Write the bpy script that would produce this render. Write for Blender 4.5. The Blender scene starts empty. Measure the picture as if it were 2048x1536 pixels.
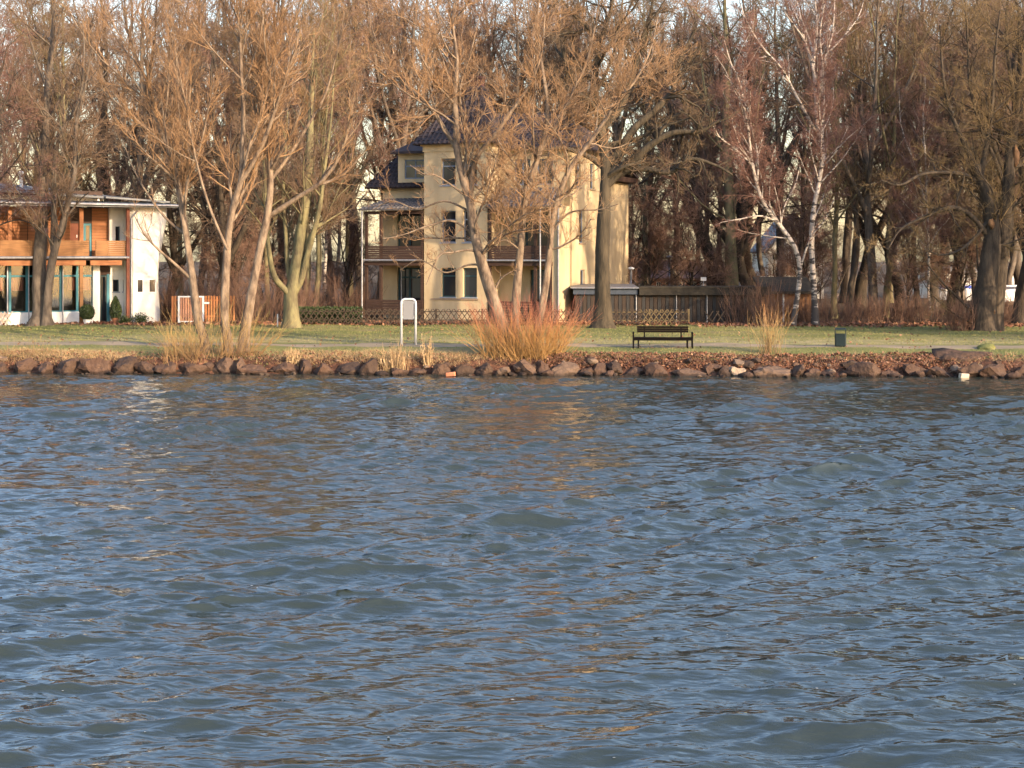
import bpy, math, random
import numpy as np
from mathutils import Vector, Matrix, Euler

# ------------------------------------------------------------------ camera, sky, sun, exposure
scene = bpy.context.scene
COL = scene.collection
F, HOR, CZ = 3000.0, 508.0, 4.4          # focal length and horizon in photo pixels, eye height above the lake
cam_data = bpy.data.cameras.new('camera')
cam = bpy.data.objects.new('camera', cam_data)
COL.objects.link(cam)
cam.location = (0, 0, CZ)
cam.rotation_euler = (math.radians(90), 0, 0)
cam_data.sensor_width = 36.0
cam_data.lens = F / 2048.0 * 36.0
cam_data.shift_y = -(768.0 - HOR) / 2048.0
cam_data.clip_start = 0.5
cam_data.clip_end = 3000.0
scene.camera = cam

SUN_EL, SUN_AZ = 18.0, 134.0             # azimuth clockwise from +Y
se, sa = math.radians(SUN_EL), math.radians(SUN_AZ)
SUN = Vector((math.sin(sa) * math.cos(se), math.cos(sa) * math.cos(se), math.sin(se)))
world = bpy.data.worlds.new('World')
scene.world = world
world.use_nodes = True
wn = world.node_tree
bg = wn.nodes['Background']
sky = wn.nodes.new('ShaderNodeTexSky')
sky.sky_type = 'NISHITA'
sky.sun_disc = False
sky.sun_elevation = se
sky.sun_rotation = sa
sky.altitude = 50
sky.air_density = 1.5
sky.dust_density = 1.5
sky.ozone_density = 2.5
wb = wn.nodes.new('ShaderNodeMix')          # camera white balance: the winter sky reads slightly lavender
wb.data_type = 'RGBA'
wb.blend_type = 'MULTIPLY'
wb.inputs[0].default_value = 1.0
wb.inputs[7].default_value = (1.02, 0.965, 1.07, 1)
wn.links.new(sky.outputs[0], wb.inputs[6])
wn.links.new(wb.outputs[2], bg.inputs[0])
bg.inputs[1].default_value = 0.15
sl = bpy.data.lights.new('sun', 'SUN')
sl.energy = 2.9
sl.angle = math.radians(0.6)
sl.color = (1.0, 0.77, 0.52)
so = bpy.data.objects.new('sun', sl)
COL.objects.link(so)
so.location = (60, -30, 40)
so.rotation_euler = SUN.to_track_quat('Z', 'Y').to_euler()
scene.view_settings.view_transform = 'Standard'
scene.view_settings.look = 'None'
scene.view_settings.exposure = 1.72
scene.view_settings.gamma = 1.0
scene.view_settings.use_curve_mapping = False
scene.render.engine = 'CYCLES'
scene.cycles.max_bounces = 6
scene.cycles.diffuse_bounces = 3
scene.cycles.glossy_bounces = 3
scene.cycles.transparent_max_bounces = 4
scene.cycles.use_denoising = True
scene.cycles.denoiser = 'OPENIMAGEDENOISE'
scene.cycles.denoising_input_passes = 'RGB_ALBEDO_NORMAL'
scene.cycles.denoising_prefilter = 'ACCURATE'
scene.cycles.sample_clamp_indirect = 6.0

# ------------------------------------------------------------------ helpers
rng = np.random.default_rng(11)
random.seed(11)
R = math.radians


def W(px, py, Y):
    """point at depth Y seen at photo pixel px, py"""
    return np.array([(px - 1024.0) * Y / F, Y, CZ - (py - HOR) * Y / F])


def XX(px, Y):
    return (px - 1024.0) * Y / F


def shore_y(x):
    return 54.35 - 0.052 * x + 0.18 * np.sin(x * 0.55) + 0.10 * np.sin(x * 1.7 + 1.0)


def gz(x, y):
    x = np.asarray(x, float); y = np.asarray(y, float)
    t = y - shore_y(x)
    z = np.interp(t, [-40, -4, -1.5, -0.3, 0.3, 0.6, 0.95, 1.8, 3.4, 6.0, 400], [-1.5, -1.5, -0.8, -0.2, -0.02, 0.14, 0.47, 0.63, 0.79, 0.80, 0.80])
    n = 0.035 * np.sin(x * 0.8 + y * 0.5) * np.sin(y * 0.63 - x * 0.21) + 0.02 * np.sin(x * 2.3 + 1.3) * np.sin(y * 1.9)
    rough = 0.07 * np.sin(x * 5.1 + 2 * np.sin(y * 3)) * np.sin(y * 6.3 + x)
    return z + n * np.clip(t, 0, 1) + rough * np.clip(t * 2, 0, 1) * np.clip((3.0 - t) / 2, 0, 1)


def mesh_np(name, V, Fq, mi=None, smooth=True, tint=None):
    """mesh from vertex array and quad (n,4) / tri (n,3) face array(s)"""
    me = bpy.data.meshes.new(name)
    faces = [f for f in (Fq if isinstance(Fq, (list, tuple)) else [Fq]) if len(f)]
    me.vertices.add(len(V))
    me.vertices.foreach_set('co', np.ascontiguousarray(V, np.float32).ravel())
    loops = np.concatenate([f.ravel() for f in faces]).astype(np.int32)
    starts, o = [], 0
    for f in faces:
        starts.append(o + np.arange(len(f), dtype=np.int32) * f.shape[1]); o += f.size
    starts = np.concatenate(starts)
    me.loops.add(len(loops))
    me.loops.foreach_set('vertex_index', loops)
    me.polygons.add(len(starts))
    me.polygons.foreach_set('loop_start', starts.astype(np.int32))
    if mi is not None:
        me.polygons.foreach_set('material_index', np.asarray(mi, np.int32))
    if tint is not None:
        a = me.attributes.new('tint', 'FLOAT', 'POINT')
        a.data.foreach_set('value', np.asarray(tint, np.float32))
    me.update(calc_edges=True)
    me.polygons.foreach_set('use_smooth', np.full(len(starts), smooth, bool))
    return me


def link(name, me, mats, parent=None, loc=None, kind=None):
    o = bpy.data.objects.new(name, me)
    COL.objects.link(o)
    for m in (mats if isinstance(mats, (list, tuple)) else [mats]):
        if m is not None and me is not None and len(me.materials) < (len(mats) if isinstance(mats, (list, tuple)) else 1):
            me.materials.append(m)
    if parent is not None:
        o.parent = parent
    if loc is not None:
        o.location = loc
    if kind:
        o['kind'] = kind
    return o


def tag(o, label, cat, group=None):
    o['label'] = label
    o['category'] = cat
    if group:
        o['group'] = group
    return o


def empty(name, loc, rz=0.0):
    o = bpy.data.objects.new(name, None)
    COL.objects.link(o)
    o.location = loc
    o.rotation_euler = (0, 0, rz)
    o.empty_display_size = 0.3
    return o


CHILD = {}


def dup(root, loc, rz=0.0, sc=1.0):
    kids = [o for o in COL.objects if o.parent == root] if root.name not in CHILD else CHILD[root.name]
    CHILD[root.name] = kids
    r = root.copy()
    COL.objects.link(r)
    r.location = loc
    r.rotation_euler = (0, 0, rz)
    r.scale = (sc, sc, sc) if not isinstance(sc, tuple) else sc
    for k in kids:
        c = k.copy()
        COL.objects.link(c)
        c.parent = r
    return r


class MB:
    """collects boxes, prisms and tubes into one mesh"""

    def __init__(s):
        s.v, s.f = [], []

    def add(s, V, Fc):
        o = len(s.v)
        s.v.extend([tuple(p) for p in V])
        s.f.extend([tuple(i + o for i in f) for f in Fc])
        return s

    def box(s, x0, x1, y0, y1, z0, z1):
        V = [(x0, y0, z0), (x1, y0, z0), (x1, y1, z0), (x0, y1, z0), (x0, y0, z1), (x1, y0, z1), (x1, y1, z1), (x0, y1, z1)]
        return s.add(V, [(0, 3, 2, 1), (4, 5, 6, 7), (0, 1, 5, 4), (1, 2, 6, 5), (2, 3, 7, 6), (3, 0, 4, 7)])

    def bar(s, a, b, w, d=None, up=(0, 0, 1)):
        """rectangular bar from a to b"""
        a, b = Vector(a), Vector(b)
        d = d or w
        t = (b - a).normalized()
        u = Vector(up)
        if abs(t.dot(u)) > 0.95:
            u = Vector((0, 1, 0))
        n = t.cross(u).normalized() * (w / 2)
        m = t.cross(n).normalized() * (d / 2)
        V = [a + n + m, a - n + m, a - n - m, a + n - m, b + n + m, b - n + m, b - n - m, b + n - m]
        return s.add(V, [(0, 1, 2, 3), (7, 6, 5, 4), (0, 4, 5, 1), (1, 5, 6, 2), (2, 6, 7, 3), (3, 7, 4, 0)])

    def tube(s, pts, r, m=10):
        P = np.array(pts, float)[None]
        rr = np.full(P.shape[:2], r, float) if np.isscalar(r) else np.array(r, float)[None]
        V, Fq, _ = tubes(P, rr, m)
        n = len(V)
        Fl = [tuple(f) for f in Fq]
        Fl.append(tuple(range(m - 1, -1, -1)))
        Fl.append(tuple(range(n - m, n)))
        return s.add(V, Fl)

    def lathe(s, prof, m=14, c=(0, 0, 0)):
        V, Fl = [], []
        for (r, z) in prof:
            for i in range(m):
                a = 2 * math.pi * i / m
                V.append((c[0] + r * math.cos(a), c[1] + r * math.sin(a), c[2] + z))
        for j in range(len(prof) - 1):
            for i in range(m):
                Fl.append((j * m + i, j * m + (i + 1) % m, (j + 1) * m + (i + 1) % m, (j + 1) * m + i))
        Fl.append(tuple(range(m - 1, -1, -1)))
        Fl.append(tuple((len(prof) - 1) * m + i for i in range(m)))
        return s.add(V, Fl)

    def wall(s, x0, x1, z0, z1, y0, y1, holes=(), side=False):
        """upright wall slab with rectangular openings; side=True: the wall runs along y and x0..x1 are y values"""
        xs = sorted({x0, x1, *[h[0] for h in holes], *[h[1] for h in holes]})
        zs = sorted({z0, z1, *[h[2] for h in holes], *[h[3] for h in holes]})

        def inh(a, b):
            return any(h[0] - 1e-6 < a < h[1] + 1e-6 and h[2] - 1e-6 < b < h[3] + 1e-6 for h in holes)
        q = lambda p: (p[1], p[0], p[2]) if side else p
        for i in range(len(xs) - 1):
            for j in range(len(zs) - 1):
                a, b, c, d = xs[i], xs[i + 1], zs[j], zs[j + 1]
                if inh((a + b) / 2, (c + d) / 2):
                    continue
                s.add([q(p) for p in ((a, y0, c), (b, y0, c), (b, y0, d), (a, y0, d))], [(0, 1, 2, 3)])
                s.add([q(p) for p in ((a, y1, c), (b, y1, c), (b, y1, d), (a, y1, d))], [(3, 2, 1, 0)])
        for (a, b, c, d) in list(holes) + [(x0, x1, z0, z1)]:
            V = [(a, y0, c), (b, y0, c), (b, y0, d), (a, y0, d), (a, y1, c), (b, y1, c), (b, y1, d), (a, y1, d)]
            s.add([q(p) for p in V], [(0, 4, 5, 1), (1, 5, 6, 2), (2, 6, 7, 3), (3, 7, 4, 0)])
        return s

    def build(s, name, mat, parent=None, kind=None, smooth=False, loc=None):
        me = bpy.data.meshes.new(name)
        me.from_pydata(s.v, [], s.f)
        if smooth:
            me.polygons.foreach_set('use_smooth', np.full(len(me.polygons), True, bool))
        me.update()
        return link(name, me, mat, parent, loc, kind)


# ------------------------------------------------------------------ materials
def mat(name, col, rough=0.8, var=0.25, scale=3.0, col2=None, bump=0.0, bscale=None, stretch=(1, 1, 1), metal=0.0, spec=0.3, tint=None, detail=6.0):
    """procedural surface: two colours mixed by noise, optional bump and a per-piece tint colour"""
    m = bpy.data.materials.new(name)
    m.use_nodes = True
    nt = m.node_tree
    b = nt.nodes['Principled BSDF']
    b.inputs['Roughness'].default_value = rough
    b.inputs['Metallic'].default_value = metal
    b.inputs['Specular IOR Level'].default_value = spec
    tc = nt.nodes.new('ShaderNodeTexCoord')
    mp = nt.nodes.new('ShaderNodeMapping')
    mp.inputs['Scale'].default_value = stretch
    nt.links.new(tc.outputs['Object'], mp.inputs[0])
    nz = nt.nodes.new('ShaderNodeTexNoise')
    nz.inputs['Scale'].default_value = scale
    nz.inputs['Detail'].default_value = detail
    nz.inputs['Roughness'].default_value = 0.65
    nt.links.new(mp.outputs[0], nz.inputs['Vector'])
    rp = nt.nodes.new('ShaderNodeValToRGB')
    c2 = col2 if col2 else tuple(max(0, c * (1 - var)) for c in col)
    rp.color_ramp.elements[0].position = 0.36
    rp.color_ramp.elements[0].color = (*c2, 1)
    rp.color_ramp.elements[1].position = 0.64
    rp.color_ramp.elements[1].color = (*col, 1)
    nt.links.new(nz.outputs['Fac'], rp.inputs[0])
    out = rp.outputs[0]
    if tint is not None:
        at = nt.nodes.new('ShaderNodeAttribute')
        at.attribute_name = 'tint'
        r2 = nt.nodes.new('ShaderNodeValToRGB')
        els = r2.color_ramp.elements
        while len(els) < len(tint):
            els.new(0.5)
        for i, c in enumerate(tint):
            els[i].position = i / (len(tint) - 1)
            els[i].color = (*c, 1)
        nt.links.new(at.outputs['Fac'], r2.inputs[0])
        mx = nt.nodes.new('ShaderNodeMix')
        mx.data_type = 'RGBA'
        mx.inputs[0].default_value = 0.75
        nt.links.new(out, mx.inputs[6])
        nt.links.new(r2.outputs[0], mx.inputs[7])
        out = mx.outputs[2]
    nt.links.new(out, b.inputs['Base Color'])
    if bump > 0:
        n2 = nz
        if bscale:
            n2 = nt.nodes.new('ShaderNodeTexNoise')
            n2.inputs['Scale'].default_value = bscale
            n2.inputs['Detail'].default_value = 5.0
            nt.links.new(mp.outputs[0], n2.inputs['Vector'])
        bp = nt.nodes.new('ShaderNodeBump')
        bp.inputs['Strength'].default_value = min(1.0, bump)
        bp.inputs['Distance'].default_value = 0.05
        nt.links.new(n2.outputs['Fac'], bp.inputs['Height'])
        nt.links.new(bp.outputs[0], b.inputs['Normal'])
    return m


M = {}
M['bark_pale'] = mat('willow_bark', (0.25, 0.185, 0.125), 0.9, scale=5, col2=(0.085, 0.058, 0.040), bump=0.9, bscale=9, stretch=(1, 1, 0.35))
M['bark_grey'] = mat('grey_bark', (0.155, 0.122, 0.09), 0.9, scale=5, col2=(0.06, 0.047, 0.036), bump=0.9, bscale=9, stretch=(1, 1, 0.3))
M['bark_dark'] = mat('dark_bark', (0.08, 0.06, 0.041), 0.95, scale=4, col2=(0.03, 0.023, 0.017), bump=1.0, bscale=8, stretch=(1, 1, 0.25))
M['bark_green'] = mat('mossy_bark', (0.20, 0.175, 0.085), 0.9, scale=3, col2=(0.10, 0.08, 0.047), bump=0.8, bscale=9, stretch=(1, 1, 0.4))
M['bark_oak'] = mat('oak_bark', (0.075, 0.058, 0.037), 0.95, scale=4, col2=(0.028, 0.023, 0.016), bump=1.0, bscale=12, stretch=(1, 1, 0.22))
M['wood_pale'] = mat('torn_wood', (0.24, 0.13, 0.06), 0.85, scale=6, col2=(0.10, 0.055, 0.03), bump=0.6, stretch=(1, 1, 0.2))
M['twig_orange'] = mat('willow_twig', (0.34, 0.18, 0.07), 0.75, tint=[(0.360, 0.234, 0.126), (0.261, 0.158, 0.086), (0.171, 0.104, 0.063)], scale=2)
M['twig_brown'] = mat('brown_twig', (0.20, 0.12, 0.065), 0.8, tint=[(0.230, 0.158, 0.101), (0.166, 0.108, 0.068), (0.101, 0.068, 0.047)], scale=2)
M['twig_pink'] = mat('reddish_twig', (0.24, 0.12, 0.085), 0.8, tint=[(0.270, 0.176, 0.124), (0.203, 0.124, 0.086), (0.128, 0.079, 0.058)], scale=2)
M['twig_red'] = mat('birch_twig', (0.20, 0.085, 0.065), 0.75, tint=[(0.255, 0.149, 0.111), (0.187, 0.102, 0.076), (0.119, 0.064, 0.051)], scale=2)
M['twig_dark'] = mat('oak_twig', (0.11, 0.075, 0.045), 0.85, tint=[(0.180, 0.124, 0.068), (0.112, 0.075, 0.045), (0.071, 0.049, 0.032)], scale=2)
M['twig_olive'] = mat('olive_twig', (0.20, 0.14, 0.06), 0.8, tint=[(0.216, 0.148, 0.068), (0.152, 0.100, 0.048), (0.096, 0.064, 0.036)], scale=2)

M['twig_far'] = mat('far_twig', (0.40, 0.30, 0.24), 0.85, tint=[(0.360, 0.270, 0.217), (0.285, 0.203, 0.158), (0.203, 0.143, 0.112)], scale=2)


def birch_bark():
    m = mat('birch_bark', (0.50, 0.43, 0.36), 0.7, scale=2.5, col2=(0.30, 0.25, 0.205))
    nt = m.node_tree
    b = nt.nodes['Principled BSDF']
    base = b.inputs['Base Color'].links[0].from_socket
    tc = nt.nodes.new('ShaderNodeTexCoord')
    mp = nt.nodes.new('ShaderNodeMapping')
    mp.inputs['Scale'].default_value = (2.2, 2.2, 7.0)
    nt.links.new(tc.outputs['Object'], mp.inputs[0])
    nz = nt.nodes.new('ShaderNodeTexNoise')
    nz.inputs['Scale'].default_value = 1.0
    nz.inputs['Detail'].default_value = 4
    nt.links.new(mp.outputs[0], nz.inputs['Vector'])
    rp = nt.nodes.new('ShaderNodeValToRGB')
    rp.color_ramp.elements[0].position = 0.53
    rp.color_ramp.elements[0].color = (0, 0, 0, 1)
    rp.color_ramp.elements[1].position = 0.60
    rp.color_ramp.elements[1].color = (1, 1, 1, 1)
    nt.links.new(nz.outputs['Fac'], rp.inputs[0])
    mx = nt.nodes.new('ShaderNodeMix')
    mx.data_type = 'RGBA'
    sx = nt.nodes.new('ShaderNodeSeparateXYZ')
    nt.links.new(tc.outputs['Object'], sx.inputs[0])
    mr = nt.nodes.new('ShaderNodeMapRange')          # rough dark bark at the foot of old birches
    mr.inputs[1].default_value = 3.2
    mr.inputs[2].default_value = 0.0
    mr.inputs[3].default_value = 0.0
    mr.inputs[4].default_value = 0.22
    nt.links.new(sx.outputs[2], mr.inputs[0])
    ad = nt.nodes.new('ShaderNodeMath')
    nt.links.new(nz.outputs['Fac'], ad.inputs[0])
    nt.links.new(mr.outputs[0], ad.inputs[1])
    nt.links.new(ad.outputs[0], rp.inputs[0])
    nt.links.new(rp.outputs[0], mx.inputs[0])
    nt.links.new(base, mx.inputs[6])
    mx.inputs[7].default_value = (0.06, 0.05, 0.045, 1)
    nt.links.new(mx.outputs[2], b.inputs['Base Color'])
    return m


M['bark_birch'] = birch_bark()
M['render_yellow'] = mat('ochre_render', (0.53, 0.415, 0.255), 0.95, scale=1.1, col2=(0.42, 0.32, 0.19), stretch=(1, 1, 0.3), bump=0.25, bscale=60, detail=9)
M['render_white'] = mat('white_render', (0.78, 0.74, 0.66), 0.9, scale=0.8, col2=(0.68, 0.63, 0.54), bump=0.2, bscale=40)
M['tile_roof'] = mat('dark_roof_tiles', (0.055, 0.042, 0.042), 0.75, scale=5, col2=(0.032, 0.024, 0.024), bump=0.4, spec=0.2)
M['chimney_brick'] = mat('chimney_brick', (0.10, 0.045, 0.038), 0.9, scale=8, col2=(0.05, 0.025, 0.022), bump=0.5)
M['slate'] = mat('grey_canopy_tiles', (0.17, 0.155, 0.15), 0.8, scale=9, col2=(0.075, 0.07, 0.07), bump=0.6, spec=0.4)
M['wood_dark'] = mat('dark_brown_boards', (0.062, 0.034, 0.024), 0.7, scale=4, col2=(0.036, 0.020, 0.014), bump=0.3, stretch=(0.3, 1, 4))
M['frame_teal'] = mat('teal_frame', (0.03, 0.075, 0.085), 0.5, var=0.2, scale=3)
M['teal_bright'] = mat('teal_paint', (0.035, 0.17, 0.21), 0.5, var=0.2, scale=3)
M['frame_blue'] = mat('bluegrey_frame', (0.16, 0.20, 0.27), 0.5, var=0.25, scale=3)
M['sill'] = mat('sill_metal', (0.28, 0.31, 0.36), 0.4, var=0.2, scale=4, spec=0.5)
M['sill_stone'] = mat('sill_stone', (0.30, 0.22, 0.15), 0.8, var=0.2, scale=4)
M['zinc'] = mat('zinc_pipe', (0.36, 0.36, 0.38), 0.45, scale=6, var=0.3, metal=0.5)
M['zinc_roof'] = mat('zinc_roof', (0.19, 0.195, 0.20), 0.55, scale=1.2, col2=(0.12, 0.125, 0.13), metal=0.2, stretch=(1, 1, 1))
M['steel'] = mat('brushed_steel', (0.60, 0.60, 0.60), 0.4, scale=8, var=0.12, metal=0.3)
M['panel_grey'] = mat('grey_panel', (0.20, 0.20, 0.205), 0.5, scale=2, var=0.1)
M['wood_orange'] = mat('larch_boards', (0.36, 0.145, 0.055), 0.65, scale=3, col2=(0.25, 0.095, 0.035), bump=0.2, stretch=(0.4, 1, 5))
M['wood_honey'] = mat('honey_boards', (0.30, 0.15, 0.058), 0.7, scale=3, col2=(0.21, 0.10, 0.04), bump=0.2, stretch=(0.4, 1, 5))
M['wood_red'] = mat('red_brown_post', (0.20, 0.065, 0.035), 0.7, scale=4, var=0.3)
M['wood_gate'] = mat('gate_slats', (0.50, 0.27, 0.17), 0.75, scale=4, col2=(0.36, 0.16, 0.09), stretch=(3, 3, 0.4))
M['wood_orange_slat'] = mat('orange_slats', (0.48, 0.20, 0.075), 0.75, scale=4, col2=(0.33, 0.12, 0.045), stretch=(3, 3, 0.4))
M['paint_white'] = mat('white_paint', (0.74, 0.73, 0.70), 0.5, var=0.15, scale=3)
M['fence_wood'] = mat('weathered_lattice', (0.075, 0.053, 0.036), 0.85, scale=5, col2=(0.035, 0.025, 0.018))
M['fence_pale'] = mat('pale_lattice', (0.15, 0.11, 0.055), 0.85, scale=5, col2=(0.08, 0.058, 0.032))
M['fence_white'] = mat('whitewashed_lattice', (0.60, 0.50, 0.42), 0.8, scale=5, col2=(0.40, 0.28, 0.22))
M['shed_board'] = mat('shed_boards', (0.055, 0.037, 0.026), 0.85, scale=3, col2=(0.026, 0.020, 0.016), bump=0.3, stretch=(3, 3, 0.3))
M['shed_board_grey'] = mat('grey_shed_boards', (0.045, 0.042, 0.040), 0.85, scale=3, col2=(0.022, 0.021, 0.02), bump=0.3, stretch=(3, 3, 0.3))
M['shed_roof'] = mat('roof_felt', (0.045, 0.038, 0.028), 0.9, scale=3, col2=(0.022, 0.019, 0.015), bump=0.3)
M['hut_wood'] = mat('hut_boards', (0.24, 0.115, 0.05), 0.8, scale=3, col2=(0.14, 0.07, 0.035), bump=0.3, stretch=(3, 3, 0.3))
M['blue_fascia'] = mat('blue_grey_fascia', (0.045, 0.058, 0.08), 0.6, scale=3, var=0.2)
M['roof_sheet'] = mat('pale_corrugated_sheet', (0.34, 0.36, 0.40), 0.5, scale=5, var=0.2, metal=0.2)
M['bench_dark'] = mat('dark_bench', (0.007, 0.006, 0.006), 0.8, scale=4, var=0.3, spec=0.05)
M['bench_slat'] = mat('dark_bench_slats', (0.010, 0.007, 0.006), 0.8, scale=4, spec=0.05, var=0.35, stretch=(0.3, 2, 2))
M['bin_green'] = mat('bin_paint', (0.014, 0.024, 0.026), 0.5, scale=3, var=0.2, spec=0.2)
M['terracotta'] = mat('terracotta', (0.36, 0.14, 0.07), 0.8, scale=5, var=0.25)
M['leaf_green'] = mat('evergreen_leaf', (0.045, 0.065, 0.022), 0.6, tint=[(0.075, 0.095, 0.03), (0.04, 0.06, 0.02), (0.02, 0.032, 0.014)], scale=2)
M['brick_house'] = mat('distant_brick', (0.30, 0.14, 0.09), 0.9, scale=2, var=0.3)
M['roof_red'] = mat('distant_red_roof', (0.26, 0.13, 0.10), 0.8, scale=2, var=0.3)
M['roof_grey'] = mat('distant_grey_roof', (0.24, 0.24, 0.26), 0.8, scale=2, var=0.3)
M['blue_band'] = mat('blue_band', (0.05, 0.09, 0.42), 0.6, var=0.1, scale=2)
M['curtain'] = mat('salmon_curtain', (0.55, 0.20, 0.14), 0.9, scale=4, col2=(0.42, 0.13, 0.09), stretch=(6, 6, 0.3))
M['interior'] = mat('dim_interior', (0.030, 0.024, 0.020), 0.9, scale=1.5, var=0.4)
M['car_white'] = mat('white_car_paint', (0.75, 0.75, 0.75), 0.3, scale=2, var=0.05, spec=0.5)
M['tyre'] = mat('tyre_rubber', (0.02, 0.02, 0.02), 0.9, scale=3, var=0.2)
M['sign_green'] = mat('green_print', (0.03, 0.28, 0.20), 0.6, scale=3, var=0.1)
M['soil'] = mat('root_soil', (0.10, 0.058, 0.038), 0.95, scale=6, col2=(0.032, 0.02, 0.014), bump=1.0)
M['brick_red'] = mat('red_brick', (0.50, 0.19, 0.10), 0.85, scale=6, var=0.3)


def glass_mat():
    m = bpy.data.materials.new('window_glass')
    m.use_nodes = True
    b = m.node_tree.nodes['Principled BSDF']
    b.inputs['Base Color'].default_value = (0.018, 0.02, 0.025, 1)
    b.inputs['Roughness'].default_value = 0.06
    b.inputs['Specular IOR Level'].default_value = 0.6
    nt = m.node_tree
    nz = nt.nodes.new('ShaderNodeTexNoise')
    nz.inputs['Scale'].default_value = 1.3
    bp = nt.nodes.new('ShaderNodeBump')
    bp.inputs['Strength'].default_value = 0.05
    nt.links.new(nz.outputs['Fac'], bp.inputs['Height'])
    nt.links.new(bp.outputs[0], b.inputs['Normal'])
    return m


M['glass'] = glass_mat()


def clear_glass():
    m = bpy.data.materials.new('clear_glass')
    m.use_nodes = True
    nt = m.node_tree
    for n in list(nt.nodes):
        if n.type != 'OUTPUT_MATERIAL':
            nt.nodes.remove(n)
    out = nt.nodes['Material Output']
    tr = nt.nodes.new('ShaderNodeBsdfTransparent')
    tr.inputs[0].default_value = (0.75, 0.8, 0.8, 1)
    gl = nt.nodes.new('ShaderNodeBsdfGlossy')
    gl.inputs['Roughness'].default_value = 0.03
    fr = nt.nodes.new('ShaderNodeFresnel')
    fr.inputs[0].default_value = 1.5
    mx = nt.nodes.new('ShaderNodeMixShader')
    nt.links.new(fr.outputs[0], mx.inputs[0])
    nt.links.new(tr.outputs[0], mx.inputs[1])
    nt.links.new(gl.outputs[0], mx.inputs[2])
    nt.links.new(mx.outputs[0], out.inputs[0])
    return m


M['clear_glass'] = clear_glass()


# ------------------------------------------------------------------ ground, path, lake
def ground_mat():
    m = bpy.data.materials.new('lawn_and_bank')
    m.use_nodes = True
    nt = m.node_tree
    b = nt.nodes['Principled BSDF']
    b.inputs['Roughness'].default_value = 0.95
    b.inputs['Specular IOR Level'].default_value = 0.15
    g = nt.nodes.new('ShaderNodeNewGeometry')
    sp = nt.nodes.new('ShaderNodeSeparateXYZ')
    nt.links.new(g.outputs['Position'], sp.inputs[0])

    def noise(scale, stretch=(1, 1, 1), detail=6):
        mp = nt.nodes.new('ShaderNodeMapping')
        mp.inputs['Scale'].default_value = stretch
        nt.links.new(g.outputs['Position'], mp.inputs[0])
        n = nt.nodes.new('ShaderNodeTexNoise')
        n.inputs['Scale'].default_value = scale
        n.inputs['Detail'].default_value = detail
        nt.links.new(mp.outputs[0], n.inputs['Vector'])
        return n.outputs['Fac']

    def ramp(f, stops):
        r = nt.nodes.new('ShaderNodeValToRGB')
        e = r.color_ramp.elements
        while len(e) < len(stops):
            e.new(0.5)
        for i, (p, c) in enumerate(stops):
            e[i].position = p
            e[i].color = (*c, 1)
        nt.links.new(f, r.inputs[0])
        return r.outputs[0]

    def mix(f, a, c):
        x = nt.nodes.new('ShaderNodeMix')
        x.data_type = 'RGBA'
        if isinstance(f, float):
            x.inputs[0].default_value = f
        else:
            nt.links.new(f, x.inputs[0])
        nt.links.new(a, x.inputs[6])
        nt.links.new(c, x.inputs[7])
        return x.outputs[2]

    def mrange(v, a, c, add=None, k=1.0):
        if add is not None:
            ad = nt.nodes.new('ShaderNodeMath')
            ad.operation = 'MULTIPLY_ADD'
            nt.links.new(add, ad.inputs[0])
            ad.inputs[1].default_value = k
            nt.links.new(v, ad.inputs[2])
            v = ad.outputs[0]
        r = nt.nodes.new('ShaderNodeMapRange')
        r.inputs[1].default_value = a
        r.inputs[2].default_value = c
        nt.links.new(v, r.inputs[0])
        return r.outputs[0]
    lawn = ramp(noise(0.55, (0.5, 1, 1)), [(0.30, (0.10, 0.125, 0.038)), (0.48, (0.18, 0.18, 0.055)), (0.62, (0.26, 0.215, 0.09)), (0.75, (0.28, 0.21, 0.11))])
    fine = ramp(noise(9.0), [(0.35, (0.05, 0.06, 0.022)), (0.7, (0.23, 0.20, 0.085))])
    lawn = mix(0.35, lawn, fine)
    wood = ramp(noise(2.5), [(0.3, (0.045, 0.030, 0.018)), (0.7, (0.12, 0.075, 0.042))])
    bank = ramp(noise(4.0, (1, 1.5, 1)), [(0.3, (0.030, 0.018, 0.013)), (0.5, (0.075, 0.036, 0.023)), (0.72, (0.16, 0.078, 0.045))])
    sunlit_band = ramp(noise(3.0, (0.4, 1, 1)), [(0.3, (0.20, 0.18, 0.07)), (0.7, (0.36, 0.29, 0.15))])
    sl_ = nt.nodes.new('ShaderNodeMath')             # sunlit strip beyond the path, painted into the lawn as straw-yellow grass
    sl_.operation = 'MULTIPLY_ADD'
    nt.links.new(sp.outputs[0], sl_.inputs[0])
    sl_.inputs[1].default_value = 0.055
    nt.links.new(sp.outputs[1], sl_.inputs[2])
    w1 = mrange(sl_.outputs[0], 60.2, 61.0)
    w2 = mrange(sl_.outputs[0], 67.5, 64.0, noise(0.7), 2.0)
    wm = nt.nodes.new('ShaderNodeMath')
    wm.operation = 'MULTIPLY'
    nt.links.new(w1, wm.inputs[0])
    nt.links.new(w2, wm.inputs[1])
    lawn = mix(wm.outputs[0], lawn, sunlit_band)
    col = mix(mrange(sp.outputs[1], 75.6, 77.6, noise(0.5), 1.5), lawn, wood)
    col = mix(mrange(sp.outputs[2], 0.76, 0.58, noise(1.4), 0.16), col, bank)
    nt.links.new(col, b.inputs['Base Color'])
    bp = nt.nodes.new('ShaderNodeBump')
    bp.inputs['Strength'].default_value = 0.8
    bp.inputs['Distance'].default_value = 0.06
    nt.links.new(noise(14.0), bp.inputs['Height'])
    nt.links.new(bp.outputs[0], b.inputs['Normal'])
    return m


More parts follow.
